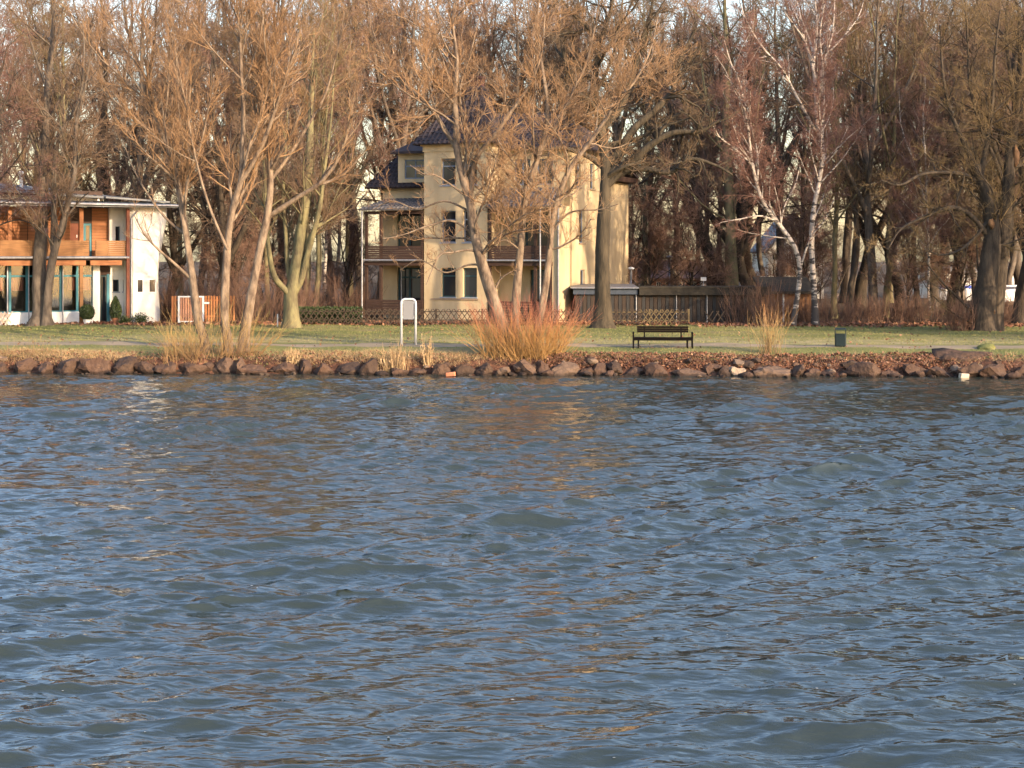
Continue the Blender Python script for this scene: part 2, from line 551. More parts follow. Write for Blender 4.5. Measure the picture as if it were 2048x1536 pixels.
def grid_mesh(name, xs, ys, zf):
    Xg, Yg = np.meshgrid(xs, ys)
    Z = zf(Xg, Yg)
    V = np.stack([Xg, Yg, Z], -1).reshape(-1, 3)
    nx, ny = len(xs), len(ys)
    i = (np.arange(ny - 1)[:, None] * nx + np.arange(nx - 1)[None]).ravel()
    return mesh_np(name, V, np.stack([i, i + 1, i + 1 + nx, i + nx], 1))


def stretch_axis(a, b, step, far_a, far_b, n=14):
    core = np.arange(a, b + step / 2, step)
    lo = a - (a - far_a) * (np.linspace(0, 1, n)[1:] ** 2)[::-1]
    hi = b + (far_b - b) * np.linspace(0, 1, n)[1:] ** 2
    return np.concatenate([lo, core, hi])


gx = stretch_axis(-34, 34, 0.3, -500, 500)
gy = np.concatenate([[-120, -40, 0, 20, 40, 48], np.arange(50.5, 60.5, 0.12), np.arange(60.5, 78, 0.45), np.array([80, 84, 90, 100, 120, 150, 200, 280, 400, 700])])
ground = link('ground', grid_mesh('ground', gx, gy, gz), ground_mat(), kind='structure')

# trodden path, one strip following the lawn
pm = mat('gravel_path', (0.30, 0.225, 0.15), 0.95, scale=1.1, col2=(0.20, 0.165, 0.095), bump=0.7, bscale=18, stretch=(0.5, 1, 1))
px_ = np.arange(-60, 60.1, 0.25)


def path_mid(x):
    return 59.3 - 0.055 * x + 0.25 * np.sin(x * 0.22)


pv, pf = [], []
for i, x in enumerate(px_):
    for j, k in enumerate((-1.0, -0.5, 0.0, 0.5, 1.0)):
        hw = 1.1 + 0.22 * math.sin(x * 1.3 + j) + 0.16 * math.sin(x * 3.1) + 0.12 * math.sin(x * 5.3 + 2 * j)
        y = path_mid(x) + k * hw
        pv.append((x, y, 0.02 + float(gz(x, y)) + (0.0 if abs(k) < 1 else -0.03)))
for i in range(len(px_) - 1):
    for j in range(4):
        a = i * 5 + j
        pf.append((a, a + 5, a + 6, a + 1))
link('path', mesh_np('path', np.array(pv), np.array(pf)), pm, kind='structure')
# ------------------------------------------------------------------ lake
def water_mat():
    m = bpy.data.materials.new('lake_water')
    m.use_nodes = True
    nt = m.node_tree
    b = nt.nodes['Principled BSDF']
    b.inputs['Base Color'].default_value = (0.024, 0.032, 0.027, 1)
    b.inputs['Roughness'].default_value = 0.04
    b.inputs['IOR'].default_value = 1.5
    b.inputs['Specular IOR Level'].default_value = 0.5
    g = nt.nodes.new('ShaderNodeNewGeometry')
    last = None
    for sc, st, dist, seed in ((2.6, (0.5, 1.3, 1), 0.045, 0.0), (6.0, (0.5, 1.4, 1), 0.020, 7.0), (14.0, (0.55, 1.3, 1), 0.006, 3.0)):
        mp = nt.nodes.new('ShaderNodeMapping')
        mp.inputs['Scale'].default_value = st
        mp.inputs['Location'].default_value = (seed, seed, 0)
        mp.inputs['Rotation'].default_value = (0, 0, 0.2)
        nt.links.new(g.outputs['Position'], mp.inputs[0])
        nz = nt.nodes.new('ShaderNodeTexNoise')
        nz.inputs['Scale'].default_value = sc
        nz.inputs['Detail'].default_value = 1.6
        nz.inputs['Roughness'].default_value = 0.45
        nt.links.new(mp.outputs[0], nz.inputs['Vector'])
        bp = nt.nodes.new('ShaderNodeBump')
        bp.inputs['Strength'].default_value = 1.0
        bp.inputs['Distance'].default_value = dist
        nt.links.new(nz.outputs['Fac'], bp.inputs['Height'])
        if last is not None:
            nt.links.new(last.outputs[0], bp.inputs['Normal'])
        last = bp
    nt.links.new(last.outputs[0], b.inputs['Normal'])
    return m


def waves(X, Y):
    wr = np.random.default_rng(5)
    dX = np.zeros_like(X); dY = np.zeros_like(X); Z = np.zeros_like(X)
    # amplitude varies slowly over the lake so the sea looks gusty
    gust = 1.0 + 0.30 * np.sin(X * 0.23 + 1.0 + 0.8 * np.sin(Y * 0.17)) * np.sin(Y * 0.29 + 0.4 * np.sin(X * 0.3)) + 0.15 * np.sin(X * 0.61 - Y * 0.5)
    swell = np.clip(0.75 + 1.25 * np.sin(X * 0.62 + 0.9 * np.sin(Y * 0.31) + 0.4) * np.sin(Y * 0.55 + 0.8 * np.sin(X * 0.37)), 0.35, 1.9)
    sp = np.interp(Y, [9, 24, 24.01, 40, 40.01, 58], [0.055, 0.055, 0.09, 0.09, 0.15, 0.15])
    lam = np.concatenate([np.linspace(0.85, 2.4, 24), 0.16 * (0.85 / 0.16) ** (wr.random(130) ** 1.35)])
    for L in lam:
        k = 2 * math.pi / L
        big = L > 0.8
        th = math.radians(-90 + 14 + wr.normal(0, 22 if big else 30))
        cx, sy = math.cos(th), math.sin(th)
        steep = (0.031 if big else 0.036) * wr.uniform(0.6, 1.3)
        if L > 1.1:                                  # the longer waves come in groups
            steep = steep * swell
        a = steep / k * np.clip(L / (2.6 * sp) - 0.3, 0, 1)
        ph = k * (cx * X + sy * Y) + wr.uniform(0, 6.283)
        c, s = np.cos(ph), np.sin(ph)
        Z += a * c
        dX -= 1.15 * a * cx * s
        dY -= 1.15 * a * sy * s
    far = np.clip((26 - np.abs(X)) / 4, 0, 1) * np.clip((Y - 9) / 2, 0, 1)
    calm = np.clip((shore_y(X) + 0.6 - Y) / 2.5, 0.35, 1)
    A = gust * far * calm
    return X + dX * A, Y + dY * A, Z * A


wx = stretch_axis(-20.0, 20.0, 0.125, -400, 400, 18)
wy = np.concatenate([[-300, -150, -60, -20, 0, 5, 8, 10], np.arange(11.5, 24, 0.055), np.arange(24, 40, 0.09), np.arange(40, 57.6, 0.15)])
Xg, Yg = np.meshgrid(wx, wy)
wX, wY, wZ = waves(Xg, Yg)
nx, ny = len(wx), len(wy)
ii = (np.arange(ny - 1)[:, None] * nx + np.arange(nx - 1)[None]).ravel()
link('lake_water', mesh_np('lake_water', np.stack([wX, wY, wZ], -1).reshape(-1, 3), np.stack([ii, ii + 1, ii + 1 + nx, ii + nx], 1)), water_mat(), kind='structure')


FOAM = mat('foam', (0.34, 0.36, 0.36), 0.8, scale=9, var=0.2)
fi = rng.integers(0, wX.size, 4000)
fx, fy, fz = wX.ravel()[fi], wY.ravel()[fi], wZ.ravel()[fi]
ok = (np.abs(fx) < fy * 0.4) & (fy > 12) & (fy < 34)
fx, fy, fz = fx[ok][:55], fy[ok][:55], fz[ok][:55]
fvv, fff = [], []
for x_, y_, z_ in zip(fx, fy, fz):
    r_ = random.uniform(0.004, 0.014)
    o_ = len(fvv)
    for a_ in range(6):
        q_ = r_ * random.uniform(0.6, 1.3)
        fvv.append((x_ + q_ * 1.6 * math.cos(a_ * 1.047), y_ + q_ * math.sin(a_ * 1.047), z_ + 0.006))
    fvv.append((x_, y_, z_ + 0.006 + r_ * 0.4))
    fff += [(o_ + a_, o_ + (a_ + 1) % 6, o_ + 6) for a_ in range(6)]
link('foam_flecks', mesh_np('foam_flecks', np.array(fvv), np.array(fff)), FOAM, kind='stuff')

# ------------------------------------------------------------------ tree growing
def nrm(v):
    return v / np.maximum(np.linalg.norm(v, axis=-1, keepdims=True), 1e-9)


def tubes(P, Rr, m, cap=False):
    """P (n,k,3), R (n,k) -> verts, quads, branch index of each vert"""
    n, k, _ = P.shape
    T = np.empty_like(P)
    T[:, 1:-1] = P[:, 2:] - P[:, :-2]
    T[:, 0] = P[:, 1] - P[:, 0]
    T[:, -1] = P[:, -1] - P[:, -2]
    T = nrm(T)
    ref = rng.normal(size=(n, 1, 3))
    T0 = T.mean(1, keepdims=True)
    ref = nrm(ref - (ref * T0).sum(-1, keepdims=True) * nrm(T0))
    U = nrm(np.cross(T, np.broadcast_to(ref, T.shape)))
    Vv = np.cross(T, U)
    a = np.arange(m) * 2 * math.pi / m
    V = P[:, :, None] + Rr[:, :, None, None] * (np.cos(a)[:, None] * U[:, :, None] + np.sin(a)[:, None] * Vv[:, :, None])
    base = np.arange(n)[:, None, None] * (k * m) + np.arange(k - 1)[None, :, None] * m
    j = np.arange(m)[None, None]
    j2 = (np.arange(m) + 1)[None, None] % m
    Q = np.stack([base + j, base + j2, base + m + j2, base + m + j], -1).reshape(-1, 4)
    return V.reshape(-1, 3), Q, np.repeat(np.arange(n), k * m)


def spline(pts, k):
    """Catmull-Rom through pts, resampled to k points"""
    p = np.array(pts, float)
    p = np.vstack([2 * p[0] - p[1], p, 2 * p[-1] - p[-2]])
    out = []
    n = len(p) - 3
    for u in np.linspace(0, n - 1e-6, 200):
        i = int(u); t = u - i
        a, b, c, d = p[i:i + 4]
        out.append(0.5 * (2 * b + (c - a) * t + (2 * a - 5 * b + 4 * c - d) * t * t + (3 * b - 3 * c + d - a) * t ** 3))
    out = np.array(out)
    s = np.concatenate([[0], np.cumsum(np.linalg.norm(np.diff(out, axis=0), axis=1))])
    q = np.linspace(0, s[-1], k)
    return np.stack([np.interp(q, s, out[:, i]) for i in range(3)], 1)


def plen(P):
    return np.linalg.norm(np.diff(P, axis=1), axis=2).sum(1)


def kids(P, Rr, per, t0, t1, ang, asd, lr, rr, k, wander, trop, shape=0.6, tip=0.3, lmin=0.15, rmin=0.004, rmax=9, even=False, tb=1.0):
    """grow children on every polyline: per = mean number for a line of mean length"""
    n, kk, _ = P.shape
    L = plen(P)
    want = per * (L / L.mean()) ** 0.8
    cnt = np.floor(want + rng.random(n)).astype(int)
    idx = np.repeat(np.arange(n), cnt)
    N = len(idx)
    t = t0 + (t1 - t0) * rng.random(N) ** tb
    f = t * (kk - 1)
    i = np.minimum(f.astype(int), kk - 2)
    a = (f - i)[:, None]
    pos = P[idx, i] * (1 - a) + P[idx, i + 1] * a
    tan = nrm(P[idx, i + 1] - P[idx, i])
    rad = Rr[idx, i] * (1 - a[:, 0]) + Rr[idx, i + 1] * a[:, 0]
    pr = rng.normal(size=(N, 3))
    pr = nrm(pr - (pr * tan).sum(1, keepdims=True) * tan)
    an = np.radians(np.clip(rng.normal(ang, asd, N), 8, 110))[:, None]
    d = nrm(np.cos(an) * tan + np.sin(an) * pr)
    Ln = np.maximum(L[idx] * lr * rng.uniform(0.6, 1.25, N) * (1 - shape * t), lmin)
    r0 = np.clip(np.minimum(rad * 0.75, rad * rr + 0.0), rmin, rmax)
    Q = np.empty((N, k, 3))
    Q[:, 0] = pos
    step = (Ln / (k - 1))[:, None]
    tv = np.array([0, 0, 1.0]) if np.isscalar(trop) else np.array(trop, float)
    tm = trop if np.isscalar(trop) else 1.0
    for s in range(1, k):
        d = nrm(d + rng.normal(size=(N, 3)) * wander + tv * tm / k)
        Q[:, s] = Q[:, s - 1] + d * step
    taper = np.linspace(1, tip, k)[None]
    return Q, r0[:, None] * taper


def crown_mesh(name, levels, org):
    """levels: list of (P, R, sides, material slot)"""
    Vs, Qs, Ms, Ts, o = [], [], [], [], 0
    for (P, Rr, m, slot) in levels:
        if not len(P):
            continue
        V, Q, bi = tubes(P, Rr, m)
        Vs.append(V - org); Qs.append(Q + o); Ms.append(np.full(len(Q), slot)); o += len(V)
        tn = np.clip(rng.normal(0.45, 0.25, len(P)), 0, 1)
        Ts.append(tn[bi])
    return mesh_np(name, np.vstack(Vs), np.vstack(Qs), np.concatenate(Ms), True, np.concatenate(Ts))


def trunk_mesh(name, P, r0, r1, org, m=14, flare=0.7, lump=0.10, pw=1.0):
    k = len(P)
    s = np.linspace(0, 1, k)
    L = plen(P[None])[0]
    rad = r1 + (r0 - r1) * (1 - s) ** pw
    rad = rad + r0 * flare * np.exp(-s * L / 0.35)
    V, Q, _ = tubes(P[None], rad[None], m)
    V = V.reshape(k, m, 3)
    ax = P[:, None]
    ang = np.arange(m) * 2 * math.pi / m
    ph = rng.uniform(0, 6.28, 4)
    lumpy = 1 + lump * (np.sin(ang[None] * 3 + ph[0] + s[:, None] * 9) * 0.6 + np.sin(ang[None] * 2 + ph[1] + s[:, None] * 23) * 0.5 + rng.normal(0, 0.35, (k, m)))
    V = ax + (V - ax) * lumpy[:, :, None]
    V = V.reshape(-1, 3) - org
    return mesh_np(name, V, Q), rad


def px_stem(pts, Y0, Y1, k=26, sink=True):
    """polyline through photo pixels, its depth going from Y0 at the foot to Y1 at the tip"""
    n = len(pts)
    p = [W(x, y, Y0 + (Y1 - Y0) * (i / (n - 1)) ** 1.3) for i, (x, y) in enumerate(pts)]
    if sink:
        q = p[0].copy(); q[2] = float(gz(q[0], q[1])) - 0.15
        if q[2] < p[0][2] - 0.02:
            p = [q] + p
        else:
            p[0] = q
    return spline(p, k)


def featured_tree(name, label, group, stems, limbs, spec, bark, twig, flare=0.6, trunk_sides=14, cat='tree'):
    """stems / limbs: (points, Y0, Y1, r0, r1); spec: list of kids() settings with sides and slot"""
    first = px_stem(*stems[0][:3])
    org = np.array([first[0][0], first[0][1], float(gz(first[0][0], first[0][1]))])
    root = tag(empty(name, org), label, cat, group)
    Ps, Rs = [], []
    for (pts, Y0, Y1, r0, r1) in stems:
        P = px_stem(pts, Y0, Y1)
        me, rad = trunk_mesh('trunk', P, r0, r1, org, trunk_sides, flare)
        link('trunk', me, bark, root)
        Ps.append(P); Rs.append(rad)
    for (pts, Y0, Y1, r0, r1) in limbs:
        P = px_stem(pts, Y0, Y1, sink=False)
        me, rad = trunk_mesh('limb', P, r0, r1, org, 9, 0.0, 0.06)
        link('limb', me, bark, root)
        Ps.append(P); Rs.append(rad)
    P, Rr = np.array(Ps), np.array(Rs)
    lv = []
    src = (P, Rr)
    for s in spec:
        q = dict(s)
        sides, slot, also = q.pop('sides'), q.pop('slot'), q.pop('also', None)
        C, CR = kids(src[0], src[1], **q)
        lv.append((C, CR, sides, slot))
        if also:                                     # extra short shoots straight on the parent
            a = dict(also)
            sd, sl = a.pop('sides'), a.pop('slot')
            E, ER = kids(src[0], src[1], **a)
            lv.append((E, ER, sd, sl))
        src = (C, CR)
    o = link('crown', crown_mesh('crown', lv, org), [bark, twig], root, kind='stuff')
    return root


def wood_tree(name, H, r0, spec, bark, twig, lean=0.06, forks=0, wob=0.25, crown_from=0.25, tip=0.12):
    """a tree of the wood, grown at the origin; copied later"""
    root = empty(name, (0, 0, 0))
    k = 14
    z = np.linspace(-0.2, H, k)
    P = np.stack([np.cumsum(rng.normal(0, wob / 3, k)) + lean * z, np.cumsum(rng.normal(0, wob / 3, k)), z], 1)
    P[0, :2] = P[1, :2] = 0
    P = spline(P, 22)
    Ps, Rs = [], []
    me, rad = trunk_mesh('trunk', P, r0, r0 * tip, np.zeros(3), 10, 0.6, 0.08)
    link('trunk', me, bark, root)
    Ps.append(P); Rs.append(rad)
    for i in range(forks):
        j = int(22 * rng.uniform(0.18, 0.5))
        a = rng.uniform(0, 6.28)
        h = (H - P[j, 2]) * rng.uniform(0.7, 0.95)
        sp = h * rng.uniform(0.22, 0.5)
        q = [P[j], P[j] + np.array([math.cos(a) * sp * 0.45, math.sin(a) * sp * 0.45, h * 0.35]),
             P[j] + np.array([math.cos(a) * sp * 0.75, math.sin(a) * sp * 0.75, h * 0.7]) + rng.normal(0, 0.3, 3),
             P[j] + np.array([math.cos(a) * sp, math.sin(a) * sp, h])]
        q = spline(q, 22)
        me, rd = trunk_mesh('limb', q, rad[j] * 0.75, r0 * tip * 0.8, np.zeros(3), 8, 0.0, 0.06)
        link('limb', me, bark, root)
        Ps.append(q); Rs.append(rd)
    src = (np.array(Ps), np.array(Rs))
    lv = []
    for s in spec:
        q = dict(s)
        sides, slot = q.pop('sides'), q.pop('slot')
        C, CR = kids(src[0], src[1], **q)
        lv.append((C, CR, sides, slot))
        src = (C, CR)
    link('crown', crown_mesh('crown', lv, np.zeros(3)), [bark, twig], root, kind='stuff')
    return root


def shoots(name, label, group, spots, n, hgt, fan, r, mats, branch=2.5, cat='bush', kk=6, curve=0.25, sub=None):
    """a bush of long upright shoots; spots: ground points they start from"""
    sp = np.array(spots, float)
    c = sp.mean(0)
    org = np.array([c[0], c[1], float(gz(c[0], c[1]))])
    i = rng.integers(0, len(sp), n)
    b = sp[i] + rng.normal(0, 0.16, (n, 2))
    pos = np.stack([b[:, 0], b[:, 1], gz(b[:, 0], b[:, 1]) - 0.05], 1)
    out = (b - c[:2])
    d = np.stack([out[:, 0] * fan * 0.35 + rng.normal(0, fan * 0.42, n), out[:, 1] * fan * 0.35 + rng.normal(0, fan * 0.36, n), np.ones(n)], 1)
    d = nrm(d)
    L = hgt * rng.uniform(0.45, 1.1, n)
    P = np.empty((n, kk, 3)); P[:, 0] = pos
    for s in range(1, kk):
        d = nrm(d + rng.normal(0, 0.11, (n, 3)) + np.array([0, 0, curve / kk]))
        P[:, s] = P[:, s - 1] + d * (L / (kk - 1))[:, None]
    Rr = (r * rng.uniform(0.7, 1.3, n))[:, None] * np.linspace(1, 0.35, kk)[None]
    root = tag(empty(name, org), label, cat, group)
    link('shoots', crown_mesh('shoots', [(P, Rr, 3, 0)], org), mats, root, kind='stuff')
    if branch:
        T, TR = kids(P, Rr, branch, 0.25, 1.0, 28, 9, 0.35, 0.7, 3, 0.08, 0.3, shape=0.5, lmin=0.12, rmin=0.003)
        link('twigs', crown_mesh('twigs', [(T, TR, 3, 0)], org), mats, root, kind='stuff')
    return root


def by_height(name, stops, h):
    """shoot colour that runs from the foot of the shoot to its tip (object height / h)"""
    m = bpy.data.materials.new(name)
    m.use_nodes = True
    nt = m.node_tree
    b = nt.nodes['Principled BSDF']
    b.inputs['Roughness'].default_value = 0.6
    tc = nt.nodes.new('ShaderNodeTexCoord')
    sx = nt.nodes.new('ShaderNodeSeparateXYZ')
    nt.links.new(tc.outputs['Object'], sx.inputs[0])
    at = nt.nodes.new('ShaderNodeAttribute')
    at.attribute_name = 'tint'
    ma = nt.nodes.new('ShaderNodeMath')
    ma.operation = 'MULTIPLY_ADD'
    nt.links.new(sx.outputs[2], ma.inputs[0])
    ma.inputs[1].default_value = 1.0 / h
    m2 = nt.nodes.new('ShaderNodeMath')
    m2.operation = 'MULTIPLY_ADD'
    nt.links.new(at.outputs['Fac'], m2.inputs[0])
    m2.inputs[1].default_value = 0.5
    m2.inputs[2].default_value = -0.25
    nt.links.new(m2.outputs[0], ma.inputs[2])
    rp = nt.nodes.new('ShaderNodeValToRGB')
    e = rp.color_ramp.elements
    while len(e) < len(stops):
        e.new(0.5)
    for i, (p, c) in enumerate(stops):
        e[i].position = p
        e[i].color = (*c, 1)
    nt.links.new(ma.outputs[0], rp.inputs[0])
    nt.links.new(rp.outputs[0], b.inputs['Base Color'])
    return m


def leafy(n, pts, size, org):
    """n small leaf quads at pts (n,3)"""
    a = nrm(rng.normal(size=(n, 3)))
    b = nrm(np.cross(a, rng.normal(size=(n, 3))))
    s = size * rng.uniform(0.6, 1.3, n)[:, None]
    V = np.stack([pts - a * s, pts + b * s * 0.45, pts + a * s, pts - b * s * 0.45], 1).reshape(-1, 3) - org
    Q = np.arange(n * 4).reshape(n, 4)
    return mesh_np('foliage', V, Q, None, False, np.repeat(np.clip(rng.normal(0.5, 0.25, n), 0, 1), 4))
# ------------------------------------------------------------------ the yellow villa
TH = R(22)
VX, VY = XX(1117, 78.0), 78.0
villa = tag(empty('villa', (VX, VY, 0.8), -TH), 'three-storey ochre yellow villa with dark tiled tent roof behind the lattice fence', 'house')


def window(parent, a, b, c, d, y, frame, glass, side=False, bars=(), transom=None, sill=None, depth=0.06, fw=0.07, board=None):
    """window in the opening a..b by c..d whose frame stands at plane y; thing > window > pane, sill"""
    q = MB()

    def bx(mb, x0, x1, y0, y1, z0, z1):
        if side:
            mb.box(y0, y1, x0, x1, z0, z1)
        else:
            mb.box(x0, x1, y0, y1, z0, z1)
    bx(q, a, b, y, y + depth, c, c + fw)
    bx(q, a, b, y, y + depth, d - fw, d)
    bx(q, a, a + fw, y, y + depth, c + fw, d - fw)
    bx(q, b - fw, b, y, y + depth, c + fw, d - fw)
    for t in bars:
        bx(q, t - fw / 2, t + fw / 2, y + 0.003, y + depth - 0.003, c + fw, d - fw)
    if transom:
        xs = [a + fw] + [v for t in bars for v in (t - fw / 2, t + fw / 2)] + [b - fw]
        for i in range(0, len(xs), 2):
            bx(q, xs[i], xs[i + 1], y + 0.003, y + depth - 0.003, transom - fw / 2, transom + fw / 2)
    w = q.build('window', frame, parent)
    xs = [a + fw] + [v for t in bars for v in (t - fw / 2, t + fw / 2)] + [b - fw]
    zs = [c + fw] + ([transom - fw / 2, transom + fw / 2] if transom else []) + [d - fw]
    for i in range(0, len(xs), 2):
        for j in range(0, len(zs), 2):
            g = MB()
            bx(g, xs[i] - 0.01, xs[i + 1] + 0.01, y + 0.02, y + 0.035, zs[j] - 0.01, zs[j + 1] + 0.01)
            g.build('pane', glass, w)
    if sill is not None:
        s = MB()
        o0, o1 = sill
        if side:
            s.box(o0, o1, a - 0.05, b + 0.05, c - 0.06, c)
        else:
            s.box(a - 0.05, b + 0.05, o0, o1, c - 0.06, c)
        s.build('sill', M['sill'], w)
    return w


YW, GL, FB = M['render_yellow'], M['glass'], M['frame_teal']
# local frame: x along the front (0 = right front corner, negative to the left), y back, z up from the lawn
BL, BR = -7.72, -4.02          # the tower bay
BD = 1.75                      # the rest of the front lies this far back
wx1, wx2, wx3, wx4 = -6.72, -5.74, -5.52, -4.62     # two windows side by side on each floor
front_holes = []
for (c, d) in ((1.30, 2.86), (4.22, 5.92), (7.28, 8.72)):
    front_holes += [(wx1, wx2 - 0.12, c, d), (wx3 + 0.08, wx4, c, d)]
q = MB()
q.wall(BL, BR, -0.3, 9.1, 0.0, 0.32, front_holes)
q.wall(0.32, BD + 0.4, -0.3, 9.1, BR, BR - 0.3, [], side=True)
q.wall(0.32, BD + 0.4, -0.3, 9.1, BL, BL + 0.3, [], side=True)
q.build('tower_wall', YW, villa)
for (a, b, c, d) in front_holes:
    window(villa, a, b, c, d, 0.20, FB if c < 3 else M['frame_blue'], GL, transom=c + (d - c) * 0.72, sill=(-0.06, 0.19), fw=0.065)
q = MB()
q.box(BL - 0.06, BR + 0.06, -0.06, BD, 9.1, 9.42)
q.box(BL - 0.16, BR + 0.16, -0.16, BD, 9.42, 9.5)
q.build('cornice', YW, villa)
q = MB()
q.box(wx1 - 0.55, wx4 + 0.1, -0.05, -0.004, 1.14, 1.22)
q.build('ledge', M['sill_stone'], villa)

# main walls behind the loggias
left_holes = [(-10.2, -8.35, 0.25, 2.85), (-10.2, -8.6, 3.9, 5.9)]
right_holes = [(-2.25, -0.75, 0.25, 2.75), (-2.55, -0.9, 3.6, 5.85), (-3.2, -2.25, 7.3, 8.7), (-1.9, -0.95, 7.3, 8.7)]
q = MB()
q.wall(-11.1, BL, -0.3, 7.4, BD, BD + 0.3, left_holes)
q.wall(BR, 0.0, -0.3, 9.3, BD, BD + 0.3, right_holes)
q.build('front_wall', YW, villa)
for i, (a, b, c, d) in enumerate(left_holes):
    window(villa, a, b, c, d, BD + 0.14, FB, GL, bars=(a + 0.72,), transom=d - 0.55, fw=0.09)
for i, (a, b, c, d) in enumerate(right_holes):
    window(villa, a, b, c, d, BD + 0.14, FB if i < 2 else M['frame_blue'], GL, bars=((a + b) / 2,), transom=d - 0.45 if i < 2 else None, fw=0.08)

# right side wall, its windows, the lower rear wing
side_holes = [(3.2, 4.1, 4.2, 6.0), (3.4, 4.2, 1.2, 2.75), (5.0, 5.8, 7.2, 8.6), (2.6, 3.5, 7.2, 8.6)]
q = MB()
q.wall(BD, 7.6, -0.3, 9.3, 0.0, -0.32, side_holes, side=True)
q.wall(7.6, 12.0, -0.3, 7.75, 0.0, -0.32, [], side=True)
q.wall(-6.0, -0.32, -0.3, 7.75, 11.68, 12.0, [])
q.box(-2.6, -0.25, 8.2, 11.4, 8.1, 9.55)
q.build('side_wall', YW, villa)
q = MB()
q.wall(BD + 0.3, 12.0, -0.3, 7.5, -11.1, -10.8, [], side=True)
q.wall(-11.1, -6.0, -0.3, 7.5, 11.7, 12.0, [])
q.build('rear_wall', YW, villa)
for (a, b, c, d) in side_holes:
    w = window(villa, a, b, c, d, -0.20, M['frame_blue'], GL, side=True, fw=0.07)
    s = MB()
    s.box(-0.02, 0.07, a - 0.06, b + 0.06, c - 0.08, c)
    s.build('sill', M['sill_stone'], w)
q = MB()
q.box(-3.0, 0.45, 7.2, 12.5, 7.8, 8.08)
q.box(-2.9, 0.1, 7.9, 11.7, 9.57, 9.8)
q.build('wing_eave', M['wood_dark'], villa)
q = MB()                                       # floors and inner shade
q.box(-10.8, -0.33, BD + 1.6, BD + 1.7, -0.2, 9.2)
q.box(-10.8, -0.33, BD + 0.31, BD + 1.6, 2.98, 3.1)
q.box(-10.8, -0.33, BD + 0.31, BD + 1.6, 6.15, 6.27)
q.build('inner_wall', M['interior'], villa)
# corner pilaster of the right loggia and the downpipe on it
q = MB()
q.box(-0.42, 0.0, 0.0, BD, -0.3, 6.15)
q.build('corner_pier', YW, villa)


def roof_slope(mb, A, B, C, D, rib=0.30, course=0.36, th=0.10):
    """tiled slope: eave A->B, ridge D->C; a slab with pan-tile ribs running down it"""
    A, B, C, D = [Vector(p) for p in (A, B, C, D)]
    e = (B - A).normalized()
    L = (B - A).length
    n = e.cross(D - A).normalized()
    if n.z < 0:
        n = -n
    up = n.cross(e).normalized()
    if up.z < 0:
        up = -up
    H = (D - A).dot(up)
    d0, d1 = (D - A).dot(e), (C - A).dot(e)
    lo = [p - n * th for p in (A, B, C, D)]
    V = [A, B, C, D] + lo
    mb.add(V, [(0, 1, 2, 3), (7, 6, 5, 4), (0, 4, 5, 1), (1, 5, 6, 2), (2, 6, 7, 3), (3, 7, 4, 0)])
    s = rib / 2
    while s < L:
        hi = min(1.0, s / d0 if d0 > 0.01 else 1.0, (L - s) / (L - d1) if L - d1 > 0.01 else 1.0)
        if hi > 0.06:
            p0 = A + e * s + n * 0.01
            p1 = p0 + up * (H * hi * 0.99)
            w = rib * 0.30
            mb.add([p0 - e * w, p0 + n * 0.05, p0 + e * w, p1 - e * w, p1 + n * 0.05, p1 + e * w],
                   [(0, 1, 4, 3), (1, 2, 5, 4), (0, 2, 1), (3, 4, 5)])
        s += rib
    c = course
    while c < H:
        f = c / H
        a0, a1 = d0 * f, L + (d1 - L) * f
        if a1 - a0 > 0.3:
            p0 = A + e * a0 + up * c + n * 0.002
            p1 = A + e * a1 + up * c + n * 0.002
            mb.add([p0, p1, p1 + n * 0.035, p0 + n * 0.035, p1 + up * 0.2, p0 + up * 0.2], [(0, 1, 2, 3), (3, 2, 4, 5)])
        c += course
    return mb


TR = M['tile_roof']
rx0, rx1 = -9.7, -0.2
rz = 11.55
ry = 6.2
q = MB()
# front slope right of the tower, front slope left (reaches down lower), hips, back slope
roof_slope(q, (BR - 0.2, BD - 0.45, 9.25), (0.55, BD - 0.45, 9.25), (rx1 - 1.5, ry, rz), (BR - 0.2, ry, rz))
roof_slope(q, (-12.0, BD - 0.5, 7.3), (BL + 0.2, BD - 0.5, 7.3), (BL + 0.2, ry, rz), (rx0, ry, rz))
roof_slope(q, (BL + 0.2, BD + 0.3, 8.6), (BR - 0.2, BD + 0.3, 8.6), (BR - 0.2, ry, rz - 0.002), (BL + 0.2, ry, rz - 0.002))
roof_slope(q, (0.55, BD - 0.45, 9.25), (0.55, 8.2, 9.25), (rx1 - 1.5, ry + 0.2, rz), (rx1 - 1.5, ry, rz))
roof_slope(q, (-12.0, 12.3, 7.3), (-12.0, BD - 0.5, 7.3), (rx0, ry, rz), (rx0, ry + 0.2, rz))
roof_slope(q, (0.55, 12.3, 8.15), (-12.0, 12.3, 7.3), (rx0, ry + 0.2, rz), (rx1 - 1.5, ry + 0.2, rz))
q.build('roof', TR, villa, kind='stuff')
